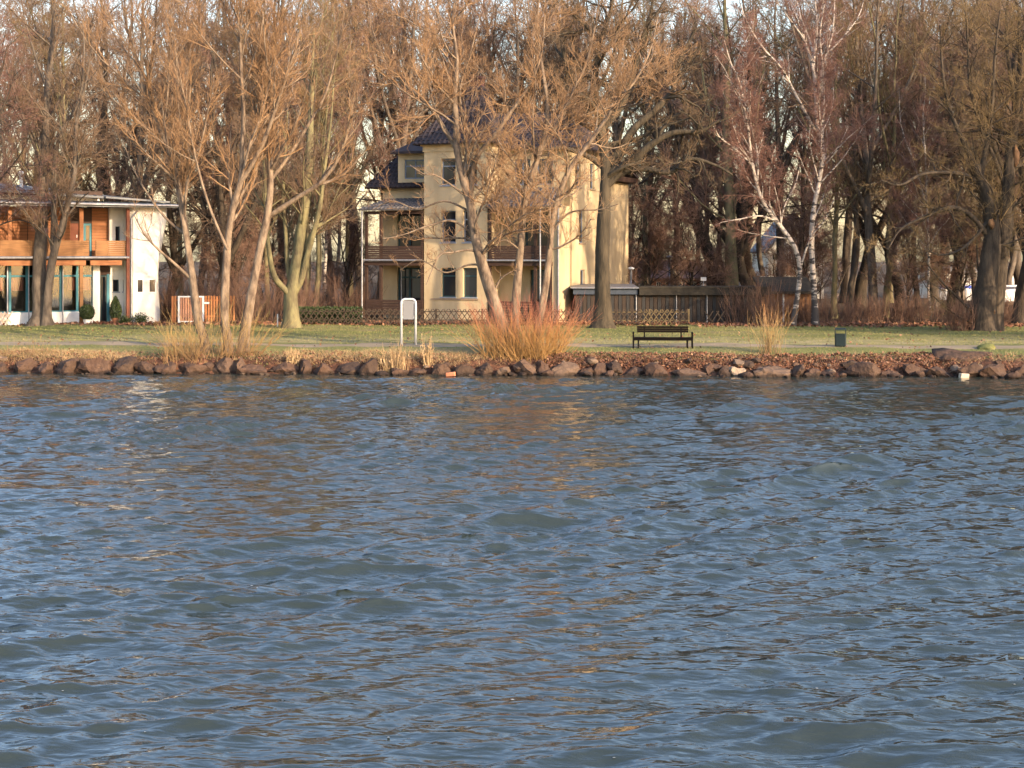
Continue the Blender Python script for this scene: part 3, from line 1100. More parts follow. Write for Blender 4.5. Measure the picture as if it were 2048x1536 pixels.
# tent roof of the tower, sweeping up in a concave curve to a chimney
q = MB()
cx, cy = (BL + BR) / 2 + 0.45, 1.9
prof = [(2.35, 9.5), (1.9, 9.85), (1.4, 10.35), (1.0, 10.95), (0.72, 11.6), (0.52, 12.2), (0.40, 12.7)]
ring = []
for (w, z) in prof:
    f = 1 - (w - 0.38) / (2.35 - 0.38)
    mx = (BL + BR) / 2 + (cx - (BL + BR) / 2) * f
    my = 1.0 + (cy - 1.0) * f
    dy = w * 0.62 if w > 1 else w * 0.8
    ring.append([(mx - w, my - dy, z), (mx + w, my - dy, z), (mx + w, my + dy * 1.6, z), (mx - w, my + dy * 1.6, z)])
for a, b in zip(ring[:-1], ring[1:]):
    for i in range(4):
        j = (i + 1) % 4
        roof_slope(q, a[i], a[j], b[j], b[i], rib=0.28, course=0.34, th=0.06)
q.add(ring[-1], [(0, 1, 2, 3)])
q.build('tower_roof', TR, villa, kind='stuff')
q = MB()
q.box(cx - 0.28, cx + 0.28, cy - 0.2, cy + 0.35, 12.4, 13.15)
q.box(cx - 0.34, cx + 0.34, cy - 0.26, cy + 0.41, 13.15, 13.27)
q.build('chimney', M['chimney_brick'], villa)
# dormer left of the tower
q = MB()
q.wall(-10.0, BL, 7.55, 9.15, BD - 0.3, BD - 0.1, [(-9.6, -8.3, 7.75, 8.8)])
q.box(-10.0, -9.85, BD - 0.1, BD + 1.8, 7.55, 9.15)
dm = q.build('dormer', YW, villa)
q = MB()
q.add([(-10.3, BD - 0.7, 9.12), (BL, BD - 0.7, 9.12), (BL, BD + 3.2, 10.1), (-10.3, BD + 3.2, 10.1), (-10.3, BD - 0.7, 9.25), (BL, BD - 0.7, 9.25), (BL, BD + 3.2, 10.22), (-10.3, BD + 3.2, 10.22)],
      [(0, 3, 2, 1), (4, 5, 6, 7), (0, 1, 5, 4), (1, 2, 6, 5), (2, 3, 7, 6), (3, 0, 4, 7)])
q.build('dormer_roof', TR, dm)
w = window(villa, -9.6, -8.3, 7.75, 8.8, BD - 0.24, M['frame_blue'], GL, bars=(-8.95,), transom=8.45, fw=0.06)

# loggias: canopy, parapet boards, posts, pipes
for (x0, x1, name, zc) in ((-11.35, BL - 0.01, 'left', 6.05), (BR + 0.01, -0.30, 'right', 6.1)):
    cn = MB()
    A, B = (x0 - 0.15 if name == 'left' else x0, -0.35, zc), (x1 if name == 'left' else x1 + 0.55, -0.35, zc)
    Cc, D = (x1 if name == 'left' else x1 - 0.3, BD, zc + (0.62 if name == 'left' else 1.05)), (x0 + 0.5 if name == 'left' else x0, BD, zc + (0.62 if name == 'left' else 1.05))
    roof_slope(cn, A, B, Cc, D, rib=0.24, course=0.3, th=0.09)
    cn.build('canopy', M['slate'], villa, kind='stuff')
    bm = MB()
    bm.box(x0 + 0.05, x1 - 0.02, -0.12, 0.04, zc - 0.28, zc - 0.11)
    bm.build('beam', M['wood_dark'], villa)
    MB().box(x0 + 0.05, x1 - 0.02, -0.10, 0.06, 2.98, 3.2).build('beam', M['wood_dark'], villa)
    MB().box(x0 + 0.1, x1 - 0.02, 0.07, BD - 0.005, 3.02, 3.16).build('balcony_floor', M['wood_dark'], villa)
    gt = MB()
    gt.tube([(x0 - 0.05, -0.2, 3.26), (x1 - 0.02, -0.2, 3.26)], 0.05, 8)
    gt.build('gutter', M['zinc'], villa)
    for (z0, z1) in ((0.28, 1.12), (3.32, 4.05)):
        nb = 6
        h = (z1 - z0) / nb
        for k in range(nb):
            b = MB()
            b.box(x0 + 0.12, x1 - 0.03, -0.07 - 0.008 * (k % 2), -0.02, z0 + k * h, z0 + (k + 1) * h - 0.015)
            b.build('board', M['wood_dark'], villa)
    ps = [x0 + 0.12, x1 - 0.12] + ([x0 + 1.0] if name == 'left' else [x1 - 1.0])
    for p in ps:
        b = MB()
        b.box(p - 0.07, p + 0.07, -0.015, 0.12, -0.1, 2.98)
        b.box(p - 0.07, p + 0.07, -0.015, 0.12, 3.2, zc - 0.28)
        b.build('post', M['wood_dark'], villa)
    b = MB()
    xp = x0 if name == 'left' else x1 - 0.62
    b.tube([(xp, -0.26, -0.2), (xp, -0.26, zc - 0.1)], 0.045, 8)
    b.build('downpipe', M['zinc'], villa)
b = MB()
b.tube([(0.02, BD - 1.82, -0.2), (0.02, BD - 1.82, 6.0)], 0.05, 8)
b.build('downpipe', M['zinc'], villa)
b = MB()
b.tube([(-9.9, BD - 0.09, 0.2), (-9.9, BD - 0.09, 2.9)], 0.04, 8)
b.build('downpipe', M['zinc'], villa)
b = MB()
b.box(BR + 0.4, -2.5, BD - 0.05, BD - 0.004, 0.2, 0.3)
b.build('ledge', M['sill_stone'], villa)

# ------------------------------------------------------------------ the timber pavilion with the white tower
PH = R(28)
PXo, PYo = XX(258, 78.0), 78.0
pav = tag(empty('pavilion', (PXo, PYo, 0.8), PH), 'two-storey timber-clad pavilion with zinc roofs and a white rounded end tower', 'building')
ux, uy = math.cos(PH), math.sin(PH)


def U(px, v=0.0):
    """local x along the facade that shows at photo pixel px when v metres behind it"""
    t = (px - 1024.0) / F
    # (PXo + u*ux - v*uy) = t*(PYo + u*uy + v*ux)
    return (t * (PYo + v * ux) - PXo + v * uy) / (ux - t * uy)


def ZP(py, u, v=0.0):
    Yd = PYo + u * uy + v * ux
    return CZ - (py - HOR) * Yd / F - 0.8


WH = M['render_white']
# rounded white tower: the wall profile swells at the top and pinches at mid height
tower_rows = [(-0.2, 1.90), (0.6, 1.88), (1.6, 1.82), (2.6, 1.80), (3.3, 1.86), (4.0, 1.98), (4.7, 2.10), (5.4, 2.22), (5.95, 2.26), (6.12, 2.2)]
tv, tf = [], []
nseg = 40
small = [(U(275), U(285)), (U(299), U(310))]
for (z, w) in tower_rows:
    for i in range(nseg + 1):
        t = i / nseg
        # starts at x=0 on the facade, runs right, turns back round the end
        if t < 0.5:
            x = (w - 0.55) * t / 0.5
            y = 0.0
        else:
            a = (t - 0.5) / 0.5 * math.pi * 0.5
            x = (w - 0.55) + 0.55 * math.sin(a)
            y = 0.9 * (1 - math.cos(a)) * 1.6
        tv.append((x, y, z))
for j in range(len(tower_rows) - 1):
    for i in range(nseg):
        a = j * (nseg + 1) + i
        tf.append((a, a + 1, a + nseg + 2, a + nseg + 1))
n0 = len(tv)
for (z, w) in tower_rows:
    tv.append((w, 6.0, z))
for j in range(len(tower_rows) - 1):
    a = j * (nseg + 1) + nseg
    tf.append((a, n0 + j, n0 + j + 1, a + nseg + 1))
t_me = MB()
t_me.v, t_me.f = tv, tf
t_me.build('tower_wall', WH, pav, smooth=True)


def zr(py, u):
    return ZP(py, u)


# recessed white wall left of the tower (v = 1.2) with the narrow windows, joined to the cladding line
v1 = 1.2
gw = [(U(226, v1), U(238, v1), 1.62, 2.25), (U(246, v1), U(257, v1), 1.62, 2.25), (U(231, v1), U(240, v1), 4.15, 5.05), (U(247, v1), U(256, v1), 4.15, 5.05)]
xw = U(219, v1)
q = MB()
q.wall(xw, 0.28, -0.2, 6.05, v1, v1 + 0.3, gw)
q.wall(0.0, v1, -0.2, 6.05, 0.0, 0.22, [], side=True)
q.build('white_wall', WH, pav)
for (a, b, c, d) in gw:
    window(pav, a, b, c, d, v1 + 0.16, M['frame_teal'], GL, fw=0.035, sill=(v1 - 0.03, v1 + 0.16))
for (a, b) in small:                            # deep little windows on the tower face
    q = MB()
    q.box(a, b, -0.012, -0.002, 1.62, 2.25)
    w = q.build('window', M['glass'], pav)
    f = MB()
    f.box(a - 0.03, a, -0.02, -0.002, 1.59, 2.28)
    f.box(b, b + 0.03, -0.02, -0.002, 1.59, 2.28)
    f.box(a, b, -0.02, -0.002, 2.25, 2.28)
    f.box(a - 0.04, b + 0.04, -0.05, -0.002, 1.54, 1.59)
    f.build('frame', M['paint_white'], w)
# upper storey: larch boards, door, teal window (v = 1.5)
v2 = 1.5
XL = -9.5
xd0, xd1 = U(141, v2), U(158, v2)
xt0, xt1 = U(164, v2), U(184, v2)
zf = 3.45
nb = 16
zt = 6.05
hb = (zt - zf) / nb
for (a, b) in ((XL, U(55, v2)), (U(55, v2) + 0.03, xd0), (xt1, xw)):
    for k in range(nb):
        bd = MB()
        bd.box(a, b - 0.01, v2 + 0.004 * (k % 2), v2 + 0.08, zf + k * hb, zf + (k + 1) * hb - 0.014)
        bd.build('board', M['wood_orange'], pav)
q = MB()
q.box(XL, xd0, v2 + 0.085, v2 + 0.2, zf, zt)
q.box(xt1, xw, v2 + 0.085, v2 + 0.2, zf, zt)
q.box(xd1, xt0, v2, v2 + 0.2, zf, zt)
q.box(XL, xw, v2 + 2.0, v2 + 2.1, -0.2, zt)
q.build('inner_wall', M['wood_dark'], pav)
q = MB()
q.box(xd0, xd1, v2 + 0.06, v2 + 0.12, zf, zt - 0.85)
d = q.build('door', M['wood_red'], pav)
q = MB()
q.box(xd1 - 0.12, xd1 - 0.09, v2 + 0.01, v2 + 0.06, zf + 1.0, zf + 1.15)
q.build('handle', M['steel'], d)
q = MB()
q.box(xd0, xt1, v2 + 0.02, v2 + 0.12, zt - 0.85, zt)
q.build('lintel', M['wood_dark'], pav)
window(pav, xt0, xt1, zf, zt - 0.85, v2 + 0.06, M['teal_bright'], GL, bars=((xt0 + xt1) / 2 - 0.1,), fw=0.11)
# balcony: floor, gutter edge, orange beam, parapet boards in two bays
x_gap0, x_gap1 = U(178), U(191)
q = MB()
q.box(XL, -0.02, 0.02, v2, 3.28, 3.42)
q.build('balcony_floor', M['wood_dark'], pav)
q = MB()
q.tube([(XL, -0.12, 3.42), (-0.02, -0.12, 3.42)], 0.065, 8)
q.box(XL, -0.02, -0.05, 0.015, 3.36, 3.47)
q.build('gutter', M['zinc'], pav)
q = MB()
q.box(XL, x_gap0 - 0.15, 0.04, 0.2, 3.02, 3.27)
q.build('beam', M['wood_orange'], pav)
q = MB()
q.box(x_gap1 - 0.25, -0.35, 0.04, 0.2, 3.02, 3.27)
q.build('beam', M['wood_orange'], pav)
nb = 8
zp0, zp1 = 3.50, 4.30
hb = (zp1 - zp0) / nb
for (a, b, vv) in ((XL, U(60), 0.0), (U(60) + 0.015, x_gap0, 0.0), (x_gap1, -0.02, 0.0)):
    for k in range(nb):
        bd = MB()
        bd.box(a, b, vv + 0.005 * (k % 2), vv + 0.03, zp0 + k * hb, zp0 + (k + 1) * hb - 0.012)
        bd.build('board', M['wood_honey'], pav)
q = MB()
for x in (XL + 0.3, U(60), x_gap0 - 0.04, x_gap1 + 0.04, -0.06):
    q.box(x - 0.03, x + 0.03, 0.036, 0.1, zp0, zp1)
q.box(x_gap0 - 0.01, x_gap0 + 0.06, 0.11, v2 - 0.01, zp0, zp1)
q.build('parapet_frame', M['wood_dark'], pav)
for (px, z0, z1, m, v, w) in ((163, 3.5, 5.95, 'wood_orange', 0.12, 0.10), (163, -0.1, 3.01, 'wood_honey', 0.1, 0.085), (95, -0.1, 3.01, 'wood_red', 0.1, 0.08),
                              (256.5, -0.1, 5.95, 'wood_red', -0.14, 0.08), (93, 3.5, 5.95, 'wood_orange', 0.12, 0.09), (20, 3.5, 5.95, 'wood_orange', 0.12, 0.09)):
    q = MB()
    x = U(px, v)
    q.box(x - w, x + w, v, v + 0.16, z0, z1)
    q.build('post', M[m], pav)
q = MB()
x = U(262)
q.tube([(x, -0.09, -0.1), (x, -0.09, 5.45), (x + 0.1, -0.12, 5.6), (x + 0.3, -0.25, 5.85)], 0.04, 8)
q.build('downpipe', M['zinc'], pav)
# ground floor: teal glazing over a white low wall (v = 1.0), cream pier, dark door, teal post
v3 = 1.0
mull = [U(p, v3) for p in (-70, -25, 20, 54, 88, 121.5, 154.5, 186)]
q = MB()
zs, ztop, ztr = 0.62, 3.0, 2.42
for x in mull:
    q.box(x - 0.06, x + 0.06, v3, v3 + 0.1, zs, ztop)
for a, b in zip(mull[:-1], mull[1:]):
    q.box(a + 0.06, b - 0.06, v3 + 0.004, v3 + 0.09, ztr, ztr + 0.1)
    q.box(a + 0.06, b - 0.06, v3 + 0.004, v3 + 0.09, zs, zs + 0.06)
gz_ = q.build('window', M['teal_bright'], pav)
for a, b in zip(mull[:-1], mull[1:]):
    g = MB()
    g.box(a + 0.055, b - 0.055, v3 + 0.045, v3 + 0.055, zs + 0.05, ztr + 0.01)
    g.build('pane', M['clear_glass'], gz_)
    g = MB()
    g.box(a + 0.055, b - 0.055, v3 + 0.045, v3 + 0.055, ztr + 0.09, ztop)
    g.build('pane', M['clear_glass'], gz_)
for px in (57.5, 125.5, 15):
    q = MB()
    x = U(px, v3 - 0.1)
    q.tube([(x, v3 - 0.1, -0.1), (x, v3 - 0.1, 3.0)], 0.035, 8)
    q.build('steel_post', M['zinc'], pav)
for (a, b) in ((mull[2] + 0.08, mull[3] - 0.15), (mull[4] + 0.5, mull[5] - 0.35), (mull[6] + 0.25, mull[7] - 0.1), (mull[5] + 0.4, mull[6] - 0.1), (mull[1] + 0.1, mull[2] - 0.3)):
    nn = 14
    cv, cf = [], []
    for i in range(nn + 1):
        x = a + (b - a) * i / nn
        y = v3 + 0.22 + 0.035 * math.sin(i * 2.1)
        cv += [(x, y, 1.72), (x, y, 2.4)]
    for i in range(nn):
        cf.append((2 * i, 2 * i + 2, 2 * i + 3, 2 * i + 1))
    q = MB()
    q.v, q.f = cv, cf
    q.build('curtain', M['curtain'], pav)
q = MB()
q.box(XL, mull[7] + 0.05, v3 - 0.1, v3 + 0.2, -0.2, zs)
q.build('low_wall', M['paint_white'], pav)
q = MB()
q.box(XL, mull[7], v2 + 1.2, v2 + 1.3, -0.2, 3.2)
q.box(XL, xw, v3 + 0.2, v2 + 1.9, 3.05, 3.25)
q.build('back_wall', M['interior'], pav)
q = MB()
q.box(U(186, 0.9), U(200, 0.9), 0.9, 1.5, -0.2, 3.02)
q.build('pier', WH, pav)
q = MB()
q.box(U(201, 1.3), U(219, 1.3), 1.3, 1.36, -0.1, 2.5)
d = q.build('door', M['frame_teal'], pav)
q = MB()
q.box(U(203.5, 1.27), U(212, 1.27), 1.26, 1.298, 0.1, 2.4)
q.build('pane', GL, d)
q = MB()
q.box(U(200.5, 1.2), U(221, 1.2), 1.2, 1.29, 2.5, 2.98)
q.build('lintel', M['wood_dark'], pav)
q = MB()
x = U(217, 0.7)
q.box(x - 0.07, x + 0.07, 0.7, 0.84, -0.1, 2.55)
q.build('post', M['teal_bright'], pav)


# roofs: lower one over the balcony, white clerestory, upper one pitched towards the lake
def slab(mb, P0, P1, P2, P3, th):
    V = [Vector(p) for p in (P0, P1, P2, P3)]
    n = (V[1] - V[0]).cross(V[3] - V[0]).normalized()
    if n.z < 0:
        n = -n
    V += [p - n * th for p in V]
    return mb.add(V, [(0, 1, 2, 3), (7, 6, 5, 4), (0, 4, 5, 1), (1, 5, 6, 2), (2, 6, 7, 3), (3, 7, 4, 0)])


ZR = M['zinc_roof']
q = MB()
slab(q, (XL, -0.55, 6.26), (2.4, -0.55, 6.20), (2.4, 2.6, 6.36), (XL, 2.6, 6.5), 0.08)
for i in range(28):                             # standing seams
    x = XL + 0.2 + i * 0.42
    f = (x - XL) / (2.35 - XL)
    q.bar((x, -0.54, 6.27 - 0.06 * f), (x, 2.58, 6.51 - 0.14 * f), 0.03, 0.04)
q.build('roof', ZR, pav)
q = MB()
q.box(XL, 2.42, -0.60, -0.552, 6.02, 6.15)
q.build('fascia', ZR, pav)
q = MB()
q.tube([(XL, -0.68, 6.18), (2.42, -0.68, 6.13)], 0.06, 8)
q.build('gutter', M['zinc'], pav)
q = MB()
slab(q, (XL, -0.5, 6.13), (2.1, -0.5, 6.10), (2.1, 2.5, 6.14), (XL, 2.5, 6.16), 0.05)
q.build('soffit', M['wood_red'], pav)
q = MB()
q.box(XL, U(205, 2.3), 2.3, 2.5, 6.3, 6.75)
q.build('clerestory_wall', WH, pav)
q = MB()
q.box(XL, U(205, 2.3), 2.28, 2.299, 6.66, 6.93)
q.build('clerestory_band', M['wood_dark'], pav)
q = MB()
slab(q, (XL, 1.5, 7.02), (U(216, 1.5), 1.5, 6.62), (U(205, 5.0), 5.5, 6.95), (XL, 5.5, 7.75), 0.10)
for i in range(17):
    x = XL + 0.2 + i * 0.5
    if x > U(200, 3.5):
        break
    f = (x - XL) / (U(216, 1.5) - XL)
    q.bar((x, 1.52, 7.02 - 0.4 * f + 0.015), (x, 5.45, 7.75 - 0.8 * f + 0.015), 0.03, 0.04)
q.build('upper_roof', ZR, pav)
q = MB()
slab(q, (U(212, 1.2), 1.2, 6.62), (2.5, 1.2, 6.42), (2.5, 5.0, 6.62), (U(212, 1.2), 5.0, 6.9), 0.09)
q.build('stepped_roof', ZR, pav)
q = MB()
x = U(198, 1.6)
q.box(x - 0.05, x + 0.05, 1.7, 1.8, 6.4, 6.62)
q.build('roof_strut', M['paint_white'], pav)
q = MB()
x = U(39, 4.5)
q.lathe([(0.09, 7.0), (0.09, 7.85), (0.14, 7.86), (0.14, 7.93), (0.02, 8.0)], 10, (x, 4.0, 0))
q.build('flue', M['paint_white'], pav)

# ------------------------------------------------------------------ houses glimpsed far behind
def far_house(name, label, px0, px1, Y, pye, pyr, wallm, roofm, gable=True, nwin=4, storeys=2, band=None, cat='house', depth=8.0):
    x0, x1 = XX(px0, Y), XX(px1, Y)
    ze, zr_ = W(0, pye, Y)[2] - 0.8, W(0, pyr, Y)[2] - 0.8
    r = tag(empty(name, ((x0 + x1) / 2, Y, 0.8)), label, cat)
    w = (x1 - x0) / 2
    holes = []
    sh = ze / storeys
    for s in range(storeys):
        for i in range(nwin):
            c = -w + 2 * w * (i + 0.5) / nwin
            holes.append((c - w / nwin * 0.42, c + w / nwin * 0.42, s * sh + sh * 0.35, s * sh + sh * 0.8))
    q = MB()
    q.wall(-w, w, -0.3, ze, 0, 0.3, holes)
    q.wall(0.3, depth, -0.3, ze, w, w - 0.3, [], side=True)
    q.wall(0.3, depth, -0.3, ze, -w, -w + 0.3, [], side=True)
    q.wall(-w + 0.3, w - 0.3, -0.3, ze, depth - 0.3, depth, [])
    if gable:
        q.add([(-w, 0, ze), (w, 0, ze), (0, 0, zr_), (-w, 0.3, ze), (w, 0.3, ze), (0, 0.3, zr_)], [(0, 1, 2), (5, 4, 3), (0, 2, 5, 3), (2, 1, 4, 5)])
    q.build('wall', wallm, r)
    for (a, b, c, d) in holes:
        window(r, a, b, c, d, 0.12, M['paint_white'], GL, fw=0.08, bars=((a + b) / 2,))
    q = MB()
    if gable:
        slab(q, (-w - 0.3, -0.4, ze - 0.15), (-w - 0.3, depth + 0.3, ze - 0.15), (0, depth + 0.3, zr_ + 0.12), (0, -0.4, zr_ + 0.12), 0.15)
        slab(q, (w + 0.3, depth + 0.3, ze - 0.15), (w + 0.3, -0.4, ze - 0.15), (0.001, -0.4, zr_ + 0.12), (0.001, depth + 0.3, zr_ + 0.12), 0.15)
    elif zr_ > ze + 0.5:
        slab(q, (-w - 0.3, -0.5, ze), (w + 0.3, -0.5, ze), (w + 0.3, depth / 2, zr_), (-w - 0.3, depth / 2, zr_), 0.15)
        slab(q, (w + 0.3, depth + 0.5, ze), (-w - 0.3, depth + 0.5, ze), (-w - 0.3, depth / 2, zr_ - 0.01), (w + 0.3, depth / 2, zr_ - 0.01), 0.15)
    else:
        q.box(-w - 0.2, w + 0.2, -0.3, depth + 0.2, ze, zr_)
    q.build('roof', roofm, r)
    if band:
        q = MB()
        q.box(-w, w, -0.02, -0.003, ze * band[0], ze * band[1])
        q.build('band', M['blue_band'], r)
    return r


far_house('brick_house', 'low red brick house with pale roof showing between trees above the dark shed', 1282, 1400, 128, 556, 520, M['brick_house'], M['roof_red'], gable=False, nwin=5, storeys=1)
far_house('white_house', 'white gabled house glimpsed behind the two birch stems', 1536, 1648, 122, 500, 432, M['paint_white'], M['roof_grey'], gable=True, nwin=4, storeys=3)
far_house('white_hall', 'white flat-roofed hall with a blue band seen left of the thick pollard willow', 1880, 2030, 118, 545, 535, M['paint_white'], M['roof_grey'], gable=False, nwin=6, storeys=1, band=(0.42, 0.52))
# ------------------------------------------------------------------ fences, sheds, gate
def share(mb, name, mat_):
    me = bpy.data.meshes.new(name)
    me.from_pydata(mb.v, [], mb.f)
    me.update()
    me.materials.append(mat_)
    return me


def part(name, me, parent, loc=(0, 0, 0), rot=(0, 0, 0)):
    o = bpy.data.objects.new(name, me)
    COL.objects.link(o)
    o.parent = parent
    o.location = loc
    o.rotation_euler = rot
    return o


def lattice_fence(label, px0, px1, Y0, Y1, h, step, mt, skip=None, dark=None, group='lattice fences'):
    """hunter's fence: crossed half-round slats on two rails between posts"""
    a, b = np.array([XX(px0, Y0), Y0]), np.array([XX(px1, Y1), Y1])
    L = np.linalg.norm(b - a)
    rz_ = math.atan2(b[1] - a[1], b[0] - a[0])
    root = tag(empty('lattice_fence', (a[0], a[1], float(gz(a[0], a[1]))), rz_), label, 'fence', group)
    ln = h / math.sin(R(56))
    s = MB()
    s.add([(-0.022, -0.012, -ln / 2), (0.022, -0.012, -ln / 2), (0.022, 0.006, -ln / 2), (-0.022, 0.006, -ln / 2), (-0.022, -0.012, ln / 2), (0.022, -0.012, ln / 2), (0.022, 0.006, ln / 2), (-0.022, 0.006, ln / 2)],
          [(0, 3, 2, 1), (4, 5, 6, 7), (0, 1, 5, 4), (1, 2, 6, 5), (2, 3, 7, 6), (3, 0, 4, 7)])
    me = share(s, 'slat', mt)
    me2 = share(s, 'slat', dark) if dark else me
    n = int(L / step)
    for i in range(n):
        x = (i + 0.5) * step
        for sg in (-1, 1):
            if skip and skip(x, L, sg):
                continue
            part('slat', me if not dark or not (0.42 * L > x or x > 0.8 * L) else me2, root, (x, -0.02 * sg, 0.06 + h / 2 + random.uniform(-0.012, 0.012)), (0, R(34 * sg + random.uniform(-1.5, 1.5)), 0))
    q = MB()
    for z in (0.22, h - 0.1) if not skip else ():
        q.box(0, L, 0.032, 0.07, z, z + 0.05)
        q.build('rail', mt, root)
        q = MB()
    p = share(MB().box(-0.045, 0.045, 0.071, 0.15, -0.15, h + 0.08), 'post', mt)
    k = max(2, int(L / 2.3))
    for i in range(k + 1 if not skip else 0):
        part('post', p, root, (L * i / k, 0, 0))
    return root


lattice_fence('dark brown lattice fence of crossed slats in front of the yellow villa', 596, 1150, 76.4, 75.7, 0.74, 0.27, M['fence_wood'])
lattice_fence('lattice fence of crossed slats with a pale stretch behind the bench', 1222, 1378, 76.0, 76.0, 0.74, 0.27, M['fence_pale'], dark=M['fence_wood'])
lattice_fence('broken end of lattice fence with few slats left among leaves', 1412, 1466, 76.0, 76.1, 0.62, 0.30, M['fence_wood'], skip=lambda x, L, s: random.random() < 0.55)
lattice_fence('whitewashed lattice fence at the foot of the timber pavilion', -40, 27, 74.6, 76.2, 0.62, 0.22, M['fence_white'])

# slatted gate and the orange slat fence beside it
GY = 77.5
z_top = W(0, 592, GY)[2] - 0.8
gate = tag(empty('slatted_gate', (XX(356, GY), GY, 0.8)), 'pale slatted wooden gate in a white frame beside the pavilion', 'gate')
gw_ = XX(408, GY) - XX(356, GY)
q = MB()
q.box(0, 0.09, -0.03, 0.06, 0.05, z_top)
q.box(gw_ - 0.09, gw_, -0.03, 0.06, 0.05, z_top)
q.box(0.09, gw_ - 0.09, -0.03, 0.06, 0.05, 0.14)
q.box(0.09, gw_ - 0.09, -0.03, 0.06, z_top - 0.07, z_top)
q.build('gate_frame', M['paint_white'], gate)
sm = share(MB().box(-0.045, 0.045, 0.0, 0.03, 0.14, z_top - 0.07), 'slat', M['wood_gate'])
for i in range(9):
    part('slat', sm, gate, (0.155 + i * (gw_ - 0.31) / 8, 0, 0))
sf = tag(empty('slat_fence', (XX(343, GY), GY + 0.1, 0.8)), 'orange upright slat fence behind the left stems, either side of the gate', 'fence')
so_ = share(MB().box(-0.045, 0.045, 0.0, 0.03, 0.1, z_top + 0.0), 'slat', M['wood_orange_slat'])
xs_ = [XX(p, GY) - XX(343, GY) for p in (344, 350)] + [XX(p, GY) - XX(343, GY) for p in np.arange(411, 470, 5.6)]
for x in xs_:
    part('slat', so_, sf, (x, 0, random.uniform(-0.02, 0.02)))
xe = XX(468, GY) - XX(343, GY)
for z in (0.35, z_top - 0.25):
    MB().box(0, xe, 0.032, 0.07, z, z + 0.07).build('rail', M['wood_orange_slat'], sf)
for p in (347, 410, 466):
    x = XX(p, GY) - XX(343, GY)
    MB().box(x - 0.05, x + 0.05, 0.072, 0.16, -0.1, z_top - 0.05).build('post', M['wood_orange_slat'], sf)
x = XX(411, GY)
tag(MB().box(-0.13, 0.13, -0.012, 0.0, -0.05, 0.05).build('name_plate', M['paint_white'], loc=(x + 0.05, GY + 0.085, W(0, 606, GY)[2])), 'small white plate on the orange slat fence', 'plate')

# boarded shed row: pale corrugated roof on the left bay, felt roof on the long bay
SY = 78.4
sx0, sx1, sx2 = XX(1150, SY), XX(1276, SY), XX(1532, SY)
shed = tag(empty('garden_shed', (sx0, SY, 0.8)), 'long low shed of dark upright boards with a pale corrugated end roof', 'shed')
zt_ = W(0, 589, SY)[2] - 0.8
zt2 = W(0, 576, SY)[2] - 0.8
Ls, L1 = sx2 - sx0, sx1 - sx0
bw = 0.205
bA = share(MB().box(-bw / 2 + 0.008, bw / 2 - 0.008, 0.0, 0.025, -0.1, zt_), 'board', M['shed_board'])
bB = share(MB().box(-bw / 2 + 0.02, bw / 2 - 0.02, -0.022, 0.0, -0.1, zt_ - 0.03), 'board', M['shed_board_grey'])
for i in range(int(Ls / bw)):
    part('board', bA if i % 2 == 0 else bB, shed, (bw * (i + 0.5), 0, random.uniform(-0.015, 0.0)))
MB().box(0, Ls, 0.03, 0.12, -0.2, zt_ - 0.1).build('backing', M['wood_dark'], shed)
q = MB()
q.box(0, 0.1, 0.12, 3.2, -0.2, zt_)
q.box(Ls - 0.1, Ls, 0.12, 3.2, -0.2, zt_)
q.box(0.1, Ls - 0.1, 3.1, 3.2, -0.2, zt_)
q.build('side_wall', M['shed_board'], shed)
MB().box(-0.1, L1 - 0.02, -0.16, -0.03, zt_ + 0.01, zt2 - 0.02).build('fascia', M['blue_fascia'], shed)
q = MB()
nc = 48
V, Fq = [], []
for i in range(nc * 2 + 1):
    x = -0.22 + (L1 + 0.25) * i / (nc * 2)
    z = 0.045 * (i % 2)
    V += [(x, -0.35, zt2 + z), (x, 3.4, zt2 + 0.12 + z), (x, -0.35, zt2 + z - 0.03), (x, 3.4, zt2 + 0.09 + z)]
for i in range(nc * 2):
    a = i * 4
    Fq += [(a, a + 4, a + 5, a + 1), (a + 2, a + 3, a + 7, a + 6), (a, a + 2, a + 6, a + 4), (a + 1, a + 5, a + 7, a + 3)]
q.v, q.f = V, Fq
q.build('corrugated_roof', M['roof_sheet'], shed)
q = MB()
q.box(L1 + 0.05, Ls + 0.2, -0.3, 3.4, zt_ - 0.02, zt2 + 0.05)
q.box(L1 + 0.05, Ls + 0.22, -0.34, -0.301, zt2 - 0.02, zt2 + 0.09)
q.build('felt_roof', M['shed_roof'], shed)
for x in (L1 - 0.1, L1 + 2.0, L1 + 3.6):
    MB().tube([(x, -0.07, -0.1), (x, -0.07, zt_)], 0.03, 6).build('post', M['zinc'], shed)
HY = 80.0
hx = XX(1534, HY)
hut = tag(empty('small_hut', (hx, HY, 0.8)), 'small brown boarded hut with overhanging dark roof behind the birch foot', 'hut')
hz = W(0, 583, HY)[2] - 0.8
hm = share(MB().box(-0.09, 0.09, 0, 0.03, -0.1, hz), 'board', M['hut_wood'])
for i in range(13):
    part('board', hm, hut, (0.05 + 0.19 * i, 0, random.uniform(-0.01, 0)))
MB().box(-0.04, 2.42, 0.035, 2.4, -0.1, hz - 0.02).build('wall', M['hut_wood'], hut)
q = MB()
slab(q, (-0.35, -0.45, hz + 0.02), (2.6, -0.45, hz + 0.02), (2.6, 2.6, hz + 0.75), (-0.35, 2.6, hz + 0.75), 0.14)
q.build('roof', M['shed_roof'], hut)
MB().tube([(0.85, -0.12, -0.1), (0.85, -0.12, hz)], 0.05, 8).build('post', M['paint_white'], hut)

